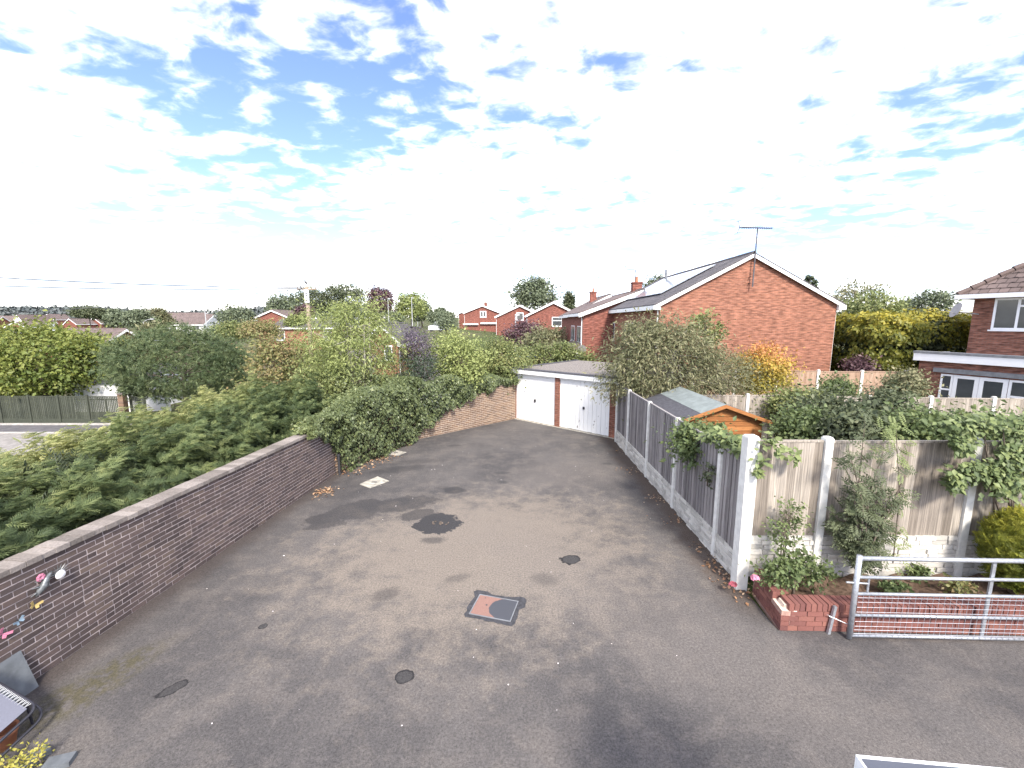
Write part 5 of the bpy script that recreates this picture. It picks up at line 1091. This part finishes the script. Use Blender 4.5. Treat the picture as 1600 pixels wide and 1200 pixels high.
# ------------------------------------------------------------------ poles, lamps, cables, cars
def street():
    p = at(479, 447, 34.); zb = thz(p.x, 34.); t = thing('telegraph_pole', 'wooden telegraph pole with white junction box', 'pole', (p.x, 34., zb)); h = p.z - zb
    MB().tube([(0, 0, -.3), (0, 0, h)], [.19, .13], 10).build('shaft', 'wood_pole', t, True)
    MB().box(-.11, .22, -.26, -.14, h - 1.3, h - .3).build('junction_box', 'white_paint', t); b = MB()
    for k in range(4): b.box(-.03, .14, -.275, -.262, h - 1.15 + k * .18, h - 1.07 + k * .18)
    b.build('box_slots', 'steel_dark', t); b = MB().box(-.75, .75, -.05, .05, h - .28, h - .18)
    b.build('crossarm', 'wood_pole', t)
    for x in (-.7, 0, .7): MB().lathe([(.03, h - .18), (.05, h - .13), (.03, h - .05)], (x, 0, 0), 8).build('insulator', 'steel_dark', t)
    def bird(x, y, lab, s=1.):
        q = at(x, y, 34.); bt = thing('bird', lab, 'bird', (q.x, q.y, q.z)); b = MB(); pr = [(0, -.20), (.03, -.18), (.07, -.08), (.075, .02), (.05, .10), (.045, .13), (.05, .17), (.03, .21), (0, .225)]
        b.lathe([(max(r, .001) * s, z * s) for r, z in pr], (0, 0, .14 * s), 10, Mx=Matrix.Rotation(-.75, 4, 'Y')); b.tube([(.14 * s, 0, .29 * s), (.21 * s, 0, .30 * s)], [.014 * s, .002], 5); b.tube([(-.12 * s, 0, .0), (-.30 * s, 0, -.10 * s)], [.035 * s, .02 * s], 5); b.build('body', 'bird_black', bt, True); l = MB()
        for yy in (-.025, .025): l.tube([(0, yy, .10 * s), (.01, yy, -.02)], .006, 4)
        l.build('legs', 'bird_black', bt)
    bird(478, 444, 'black bird perched on top of the telegraph pole'); bird(470.5, 451.5, 'black bird perched on the crossarm of the telegraph pole', .8)
    top = Vector((p.x, 34., zb + h - .12))
    def cable(a, c, sag, lab, r=.012):
        a, c = Vector(a), Vector(c); b = MB(); b.tube([a.lerp(c, i / 18) - Vector((0, 0, sag * 4 * (i / 18) * (1 - i / 18))) for i in range(19)], r, 5); tag(b.build('overhead_cable', 'cable'), lab, 'cable')
    cable(top, at(-260, 416, 26.), .3, 'upper overhead cable sagging left from the telegraph pole', .036); cable(top + Vector((-.7, 0, -.05)), at(-260, 434, 30.), .35, 'lower overhead cable sagging left from the telegraph pole', .034)
    cable(top + Vector((0, 0, -.1)), at(-100, 492, 120.), .6, 'thin far cable running from the pole to the distant houses', .03)
    def lamp(x, yt, yb, Y, lab, arm=0., hd=.35):
        q, b_ = at(x, yt, Y), at(x, yb, Y); t = thing('street_lamp', lab, 'street lamp', (q.x, Y, b_.z)); h = q.z - b_.z; MB().tube([(0, 0, -.5), (0, 0, h * .3), (0, 0, h)], [.11, .09, .06], 8).build('column', 'lamp_grey', t)
        b = MB()
        if arm: b.tube([(0, 0, h - .02), (arm * .5, 0, h + .35), (arm, 0, h + .5)], .05, 6); t2 = b.build('arm', 'lamp_grey', t)
        b = MB(); b.box(arm - hd * .2, arm + hd * (1.4 if arm >= 0 else -1.4) if arm >= 0 else arm + .1, -.12, .12, h + (.42 if arm else 0), h + (.6 if arm else .16)); b.build('lantern', 'lamp_grey', t)
    lamp(606, 467, 512, 88., 'tall street lamp in front of the copper beech'); lamp(623.5, 485, 512, 135., 'short street lamp near the dark parked car'); lamp(643, 466, 506, 98., 'tall street lamp in front of the pale tree'); lamp(652, 485, 508, 150., 'short street lamp at the far end of the road')
    lamp(805.5, 493, 545, 52., 'slim grey street lamp before the copper leaved tree'); lamp(319, 475, 520, 84., 'street lamp with a gull on it by the white clad house', .55); lamp(224, 503, 540, 76., 'street lamp with angled arm above the bungalow roofs', 1.4)
    def gull():
        q = at(319.5, 473, 84.); bt = thing('bird', 'grey gull standing on the street lamp head', 'bird', (q.x + .35, 84., q.z)); b = MB(); b.lathe([(.01, -.3), (.11, -.1), (.13, .08), (.06, .25), (.07, .33), (.02, .4)], (0, 0, .35), 9, Mx=Matrix.Rotation(1.0, 4, 'Y')); b.build('body', 'dish_grey', bt, True); MB().tube([(0, .02, .3), (0, .02, -.0)], .015, 4).build('legs', 'bird_black', bt)
    gull()
    def car(x, y, Y, rz, body, lab, s=1.):
        q = at(x, y, Y); t = thing('parked_car', lab, 'car', (q.x, Y, q.z), rz); L, Wd = 2.05 * s, .86 * s
        prof = [(-L, .28), (-L, .72), (-L * .93, .86), (-L * .45, .95), (-L * .18, 1.0), (L * .80, .98), (L, .86), (L, .30)]; MB().prism([(a, -Wd, b_ * s) for a, b_ in prof], (0, 2 * Wd, 0)).build('body', body, t)
        cab = [(-L * .46, .952), (-L * .16, 1.42), (L * .45, 1.45), (L * .82, .985)]; MB().prism([(a, -Wd * .86, b_ * s) for a, b_ in cab], (0, 1.72 * Wd, 0)).build('windows', 'window_glass', t)
        MB().prism([(-L * .20, -Wd * .80, 1.425 * s), (L * .48, -Wd * .80, 1.455 * s), (L * .46, -Wd * .80, 1.49 * s), (-L * .15, -Wd * .80, 1.47 * s)], (0, 1.6 * Wd, 0)).build('roof', body, t)
        for sx in (-.62, .62):
            for sy in (-1, 1):
                w = MB(); w.tube([(L * sx, sy * Wd * .98, .31 * s), (L * sx, sy * Wd * .76, .31 * s)], .31 * s, 14); wo = w.build('wheel', 'rubber', t); MB().tube([(L * sx, sy * Wd * .99, .31 * s), (L * sx, sy * Wd * .95, .31 * s)], .19 * s, 10).build('rim', 'galvanised', wo)
        for sy in (-1, 1): MB().box(-L - .02, -L + .12, sy * Wd * .70 - .16, sy * Wd * .70 + .16, .62 * s, .78 * s).build('headlight', 'upvc', t)
    car(688, 518, 66., 1.2, 'car_white', 'white car parked by the bushes beside the far road'); car(692, 511.5, 84., 1.3, 'car_blue', 'blue car parked behind the white car'); car(612, 513, 82., .3, 'car_dark', 'black car parked under the street lamp')
    car(12, 523, 130., .1, 'car_white', 'white car parked below the distant gable house'); car(2, 524.5, 112., .2, 'car_blue', 'blue car parked in front of the distant white car')
    # blue garden parasol and post beyond the garages
    q = gp(826, 560, 1.); t = thing('garden_table', 'blue covered garden table beyond the laurel hedge', 'table', (at(826, 552, 33.).x, 33., 0.2)); MB().prism([(-1., -.6, 1.35), (1., -.6, 1.35), (1., .6, 1.35), (-1., .6, 1.35)], (0, 0, .14)).build('cover', 'bunting_blue', t)
    for sx in (-.85, .85):
        for sy in (-.45, .45): MB().tube([(sx, sy, -.2), (sx, sy, 1.35)], .05, 6).build('leg', 'white_paint', t)
    # cold frame / greenhouse roof glimpsed over the dividing fence
    for x0, x1, y0, Y, lab in ((1200, 1240, 620, 15.2, 'white garden table top beyond the dividing fence'), (1256, 1290, 622, 15.6, 'white cold frame lid beyond the dividing fence')):
        a, c = at(x0, y0, Y), at(x1, y0, Y); t = thing('white_table', lab, 'table', ((a.x + c.x) / 2, Y, 0)); w = (c.x - a.x) / 2; MB().box(-w, w, -.35, .35, a.z - .03, a.z + .03).build('top', 'greenhouse_white', t)
        for sx in (-1, 1):
            for sy in (-1, 1): MB().box(sx * w * .9 - .03, sx * w * .9 + .03, sy * .3 - .03, sy * .3 + .03, -.05, a.z - .031).build('leg', 'greenhouse_white', t)
street()

# ------------------------------------------------------------------ small things in the yard
def yard_things():
    # manhole cover in the middle
    P4 = [gp(*q) for q in ((733, 960), (795, 972), (811, 942), (751, 928))]; c = sum(P4, Vector()) / 4; ax = (P4[1] - P4[0]); rz = math.atan2(ax.y, ax.x)
    t = thing('manhole_cover', 'rusty steel manhole cover half coated in black in the middle of the yard', 'manhole cover', (c.x, c.y, 0), rz); w, d = .32, .235
    b = MB(); rr = random.Random(4); ring = []
    n = 44
    for i in range(n):
        a = 2 * math.pi * i / n; ca, sa = math.cos(a), math.sin(a); k = 1 / max(abs(ca) / (w + .07), abs(sa) / (d + .065)); k *= 1 + rr.uniform(-.05, .05) + (.16 if ca > .6 and sa > .2 else 0) + (.10 if ca < -.5 and sa > .5 else 0); ring.append((k * ca, k * sa, .004))
    b.add(ring, [tuple(range(n))]); b.build('tar_surround', 'tar', t)
    f = MB(); f.box(-w, w, -d, -d + .014, .0, .014); f.box(-w, w, d - .014, d, .0, .014); f.box(-w, -w + .014, -d + .014, d - .014, 0, .014); f.box(w - .014, w, -d + .014, d - .014, 0, .014); f.build('frame', 'lead', t)
    MB().box(-w + .016, w - .016, -d + .016, d - .016, .0, .011).build('lid', 'lid', t); h = MB(); h.tube([(-.13, .02, .0), (-.13, .02, .013)], .016, 8); h.tube([(-.2, .17, .0), (-.2, .17, .013)], .011, 8); h.build('keyhole', 'steel_dark', t)
    for q, lab in (((( 562, 757), (578, 763), (608, 752), (590, 745)), 'larger pale concrete drain slab beside the long wall'), (((602, 710), (622, 712), (635, 707), (615, 703)), 'smaller pale concrete drain slab near the ivy')):
        P = [gp(*k) for k in q]; c = sum(P, Vector()) / 4; t = thing('drain_slab', lab, 'slab', (c.x, c.y, 0)); MB().prism([tuple(p - c + Vector((0, 0, -.05))) for p in P], (0, 0, .065)).build('slab', 'concrete_slab', t)
        dd = P[1] - P[0]; m = MB(); m.box(-.07, .07, -.03, .03, .010, .0165); m.box(.2, .26, .05, .09, .010, .0165); m.build('lifting_hole', 'tar', t)
    rng = np.random.default_rng(300)
    def litter(px_list, n, spread, lab, name='fallen_leaves', mat='leaf_litter', size=.06):
        A = np.array([list(gp(*q)) for q in px_list]); k = rng.integers(0, len(A), n); pos = A[k] + rng.normal(size=(n, 3)) * np.array([spread, spread, 0]); pos[:, 2] = .006 + .02 * rng.random(n)
        o = scatter(name, mat, None, 'leaf', pos, np.array([0, 0, 1.]) + rng.normal(size=(n, 3)) * .35, rng.normal(size=(n, 3)) * np.array([1, 1, .1]), size * (.6 + .8 * rng.random(n)), rng.random(n)); tag(o, lab, 'leaves', kind='stuff')
    litter([(505, 770), (510, 766)], 150, .14, 'drift of fallen tan leaves by the long wall'); litter([(585, 720), (600, 717), (570, 728), (545, 738)], 260, .2, 'fallen orange leaves under the ivy'); litter([(615, 698), (630, 694)], 110, .2, 'fallen leaves at the foot of the far wall')
    litter([(1150, 915), (1165, 925), (1135, 900), (1120, 880), (1100, 855)], 160, .13, 'brown leaf litter along the foot of the corner post', mat='leaf_litter'); litter([(990, 735), (975, 705), (1030, 780), (1060, 815)], 140, .18, 'brown leaf litter along the side fence', size=.05)
    n = 75; pos = np.stack([-5 + 8.4 * rng.random(n), 3.6 + 11 * rng.random(n), np.full(n, .008)], 1); keep = (pos[:, 0] > -5.9 + (pos[:, 1] - 3.5) * .12) & (pos[:, 0] < 3.5); pos = pos[keep]; n = len(pos)
    o = scatter('grit', 'grit', None, 'leaf', pos, np.array([0, 0, 1.]) + rng.normal(size=(n, 3)) * .3, rng.normal(size=(n, 3)) * np.array([1, 1, .1]), .022 * (.4 + rng.random(n)), rng.random(n)); tag(o, 'pale grit and petals strewn over the tarmac', 'grit', kind='stuff')
    # bits stuck in the oil puddle
    b = MB(); p = gp(690, 818)
    for i in range(11):
        x, y, q = p.x + R.uniform(-.2, .2), p.y + R.uniform(-.09, .09), R.uniform(.008, .03); b.box(-q, q, -q * .5, q * .5, .002, .006 + q * .5, R.random(), Matrix.Translation((x, y, 0)) @ Matrix.Rotation(R.uniform(0, 3), 4, 'Z'))
    tag(b.build('bricks_rubble', 'bark'), 'crumbs of brick rubble lying in the dark puddle stain', 'rubble', kind='stuff')
    # blue plastic ball caught in the ivy
    q = at(566, 659, 12.95); b = MB(); b.lathe([(.005, -.07), (.05, -.05), (.07, 0), (.05, .05), (.005, .07)], q, 12); tag(b.build('ball', 'plastic_blue', None, True), 'small bright blue plastic ball caught in the ivy', 'ball')
    # wall ornaments: meet the wall face
    nrm = Vector((wdir.y, -wdir.x, 0))
    def onwall(x, y, off=.02):
        r = ray(x, y); o = Vector((0, 0, CH)); k = (WA - o).dot(nrm) / r.dot(nrm); return o + r * k + nrm * off
    rz = math.atan2(wdir.y, wdir.x)
    def local(t, pts): return pts
    p = onwall(70, 910); t = thing('wall_ornament', 'pewter lizard ornament with pink flower fixed on the brown wall', 'ornament', p, rz); t.scale = (.78, .78, .78)
    body = [(-.16, -.01, -.14), (-.11, -.03, -.06), (-.05, -.04, .0), (-.02, -.04, .07), (.03, -.035, .12), (.08, -.03, .15)]; MB().tube(body, [.012, .045, .055, .04, .028, .006], 8).build('body', 'pewter', t, True)
    b = MB()
    for a, c in (((-.08, -.03, -.03), (-.20, -.02, .02)), ((-.07, -.03, -.04), (.04, -.02, -.08)), ((-.02, -.03, .07), (-.15, -.02, .10)), ((-.12, -.02, -.08), (-.22, -.01, -.10))): b.tube([a, tuple((np.array(a) + np.array(c)) / 2 + np.array([0, -.02, .02])), c], [.016, .012, .006], 6)
    b.build('leg', 'pewter', t); b = MB().lathe([(.005, -.03), (.06, -.02), (.075, 0), (.05, .025), (.005, .03)], (.17, -.04, .03), 12, Mx=Matrix.Rotation(math.pi / 2, 4, 'X')); b.build('shell', 'petal_white', t, True); b = MB()
    for i in range(9): a = .3 + i * .32; b.tube([(.15 + .05 * math.cos(a), -.03, .05 + .05 * math.sin(a)), (.15 + .17 * math.cos(a), -.045, .05 + .16 * math.sin(a))], [.012, .002], 4)
    b.build('spikes', 'pewter', t); b = MB()
    for i in range(7): a = i * .9; b.lathe([(.004, -.012), (.03, 0), (.004, .012)], (-.08 + .035 * math.cos(a), -.04, .14 + .035 * math.sin(a)), 7, Mx=Matrix.Rotation(math.pi / 2, 4, 'X'))
    b.build('flower', 'pink', t)
    def butterfly(x, y, mat, lab, s=.075, ro=0.):
        p = onwall(x, y, .012); t = thing('wall_butterfly', lab, 'ornament', p, rz); Mr = Matrix.Rotation(ro, 4, 'Y'); b = MB()
        for sx in (-1, 1):
            b.prism([Mr @ Vector(q) for q in ((0, -.01, 0), (sx * s, -.035, s * .9), (sx * s * 1.25, -.035, s * .45), (sx * s * .7, -.025, 0))], (0, -.004, 0)); b.prism([Mr @ Vector(q) for q in ((0, -.01, -.002), (sx * s * .7, -.025, -.003), (sx * s * .85, -.03, -s * .5), (sx * s * .4, -.025, -s * .75))], (0, -.004, 0))
        b.build('wings', mat, t); MB().tube([Mr @ Vector((0, -.01, -s * .5)), Mr @ Vector((0, -.012, s * .6))], [.004, .007], 5).build('body', 'steel_dark', t)
    butterfly(51, 945, 'yellow_paint', 'yellow butterfly ornament on the brown wall', .055, .5); butterfly(26, 970, 'blue_paint', 'pale blue butterfly ornament on the brown wall', .048, -.4); butterfly(1, 990, 'pink', 'pink butterfly ornament on the brown wall', .06, .9)
yard_things()
def recliner():
    # reclining chair folded down by the wall: tube frame with a laced fabric panel, plus a grey board behind it
    A, B, Cc, D = gp(42, 1108, .30), gp(-70, 1040, .62), gp(-150, 1120, .62), gp(-40, 1180, .30)
    t = thing('recliner', 'grey fabric reclining garden chair with black tube frame beside the brown wall', 'chair', ((A + D) / 2).to_tuple()[:2] + (0,)); o = Vector(t.location)
    ux = (B - A).normalized(); uy = (D - A).normalized(); uz = ux.cross(uy).normalized(); uz = uz if uz.z > 0 else -uz; Lx, Ly = (B - A).length, (D - A).length
    P = lambda a, b_, c_=0.: A + ux * a + uy * b_ + uz * c_ - o
    MB().prism([P(.0, .0), P(Lx, 0), P(Lx, Ly), P(0, Ly)], uz * .006).build('fabric', 'mesh_fabric', t)
    m = .07; r = .10; loop = []
    for cx_, cy_, a0 in ((-m + r, -m + r, math.pi), (Lx + m - r, -m + r, 1.5 * math.pi), (Lx + m - r, Ly + m - r, 0), (-m + r, Ly + m - r, .5 * math.pi)):
        for k in range(6): a = a0 + k / 5 * math.pi / 2; loop.append(P(cx_ + r * math.cos(a), cy_ + r * math.sin(a), -.01))
    loop.append(loop[0]); MB().tube(loop, .015, 8, cap=False).build('frame', 'black_tube', t, True)
    m2 = .14; r = .14; loop = []
    for cx_, cy_, a0 in ((-m2 + r, -m2 + r, math.pi), (Lx + m2 - r, -m2 + r, 1.5 * math.pi), (Lx + m2 - r, Ly + m2 - r, 0), (-m2 + r, Ly + m2 - r, .5 * math.pi)):
        for k in range(6): a = a0 + k / 5 * math.pi / 2; loop.append(P(cx_ + r * math.cos(a), cy_ + r * math.sin(a), -.12))
    loop.append(loop[0]); MB().tube(loop, .014, 8, cap=False).build('lower_frame', 'black_tube', t, True)
    b = MB(); n = 26
    for i in range(n):
        a = Lx * (i + .5) / n; b.tube([P(a, -.062, -.005), P(a + .012, .015, .01), P(a + .024, -.062, -.005)], .005, 4, cap=False); b.tube([P(a, Ly + .062, -.005), P(a + .012, Ly - .015, .01), P(a + .024, Ly + .062, -.005)], .005, 4, cap=False)
    b.build('elastic_cord', 'rope_white', t)
    for a, c_ in ((.1, -.1), (.1, Ly + .1), (Lx - .1, -.1), (Lx - .1, Ly + .1)):
        q = P(a, c_, -.12); MB().tube([q, (q.x + .02, q.y, .0)], .013, 7).build('leg', 'black_tube', t)
    pts = [onw for onw in (gp(46, 1078, .02), gp(-40, 1135, .02))]; d = (pts[1] - pts[0]); q0 = gp(47, 1085, 0.)
    t2 = thing('grey_board', 'grey board leaning on the brown wall behind the recliner', 'board', (q0.x - .1, q0.y + .12, 0), math.atan2(wdir.y, wdir.x) + math.pi); MB().prism([(0, .05, 0), (1.1, .05, 0), (1.1, -.12, .5), (0, -.12, .5)], (0, .03, 0)).build('panel', 'slate_grey', t2)
    q = gp(8, 1160, .05); pot = thing('plant_pot', 'terracotta pot beneath the recliner', 'pot', (q.x, q.y, 0)); MB().lathe([(.07, 0), (.10, .16), (.115, .165), (.115, .2), (.09, .2), (.085, .15)], n=16).build('pot', 'terracotta', pot, True)
    c = at(26, 1192, 3.5); plant('sprig of yellow green leaves beside the recliner', (c.x, c.y, c.z), (.24, .16, .14), 0.0, 'leaf_yellow', name='shrub', cat='shrub', nc=22, per=16, cr=.09, size=.035, seed=400, trunk=.01, nlimb=10, lump=.4)
    c = at(62, 1172, 3.55); plant('single thin yellow flowering stem beside the slate pieces', (c.x, c.y, c.z), (.05, .05, .12), 0.0, 'leaf_yellow', name='flower_stem', cat='plant', nc=8, per=8, cr=.03, size=.03, seed=401, trunk=.006, nlimb=4)
    for i, (x, y) in enumerate(((93, 1194), (52, 1192))):
        q = gp(x, y, .0); b = MB(); b.box(-.11, .11, -.06, .06, 0, .05 + .02 * i, .5, Matrix.Rotation(.3 + i, 4, 'Z')); o = thing('slate_piece', ('flat slate piece lying apart on the tarmac near the sprig', 'thicker slate piece tucked under the sprig')[i], 'slate', (q.x, q.y, 0)); b.build('slab', 'slate_grey', o)
recliner()
def porch():
    z = 2.62; A, B = gp(1337, 1179, z), gp(1557, 1199, z); d = (B - A); rz = math.atan2(d.y, d.x); t = thing('porch', 'flat grey door canopy with thin white edge trim at the yard corner', 'porch', (A.x, A.y, 0), rz); W_, D_ = 1.3, .7
    MB().box(.0085, W_ - .0085, -D_ + .0085, -.0085, z - .16, z - .006).build('roof', 'porch_grp', t)
    for a in ((0, W_, -.008, 0), (0, W_, -D_, -D_ + .008), (0, .008, -D_ + .009, -.009), (W_ - .008, W_, -D_ + .009, -.009)): MB().box(a[0], a[1], a[2], a[3], z - .18, z).build('trim', 'upvc', t)
    for x in (.1, W_ - .1): MB().box(x - .035, x + .035, -D_ + .05, -D_ + .12, -.1, z - .182).build('post', 'upvc', t)

porch()
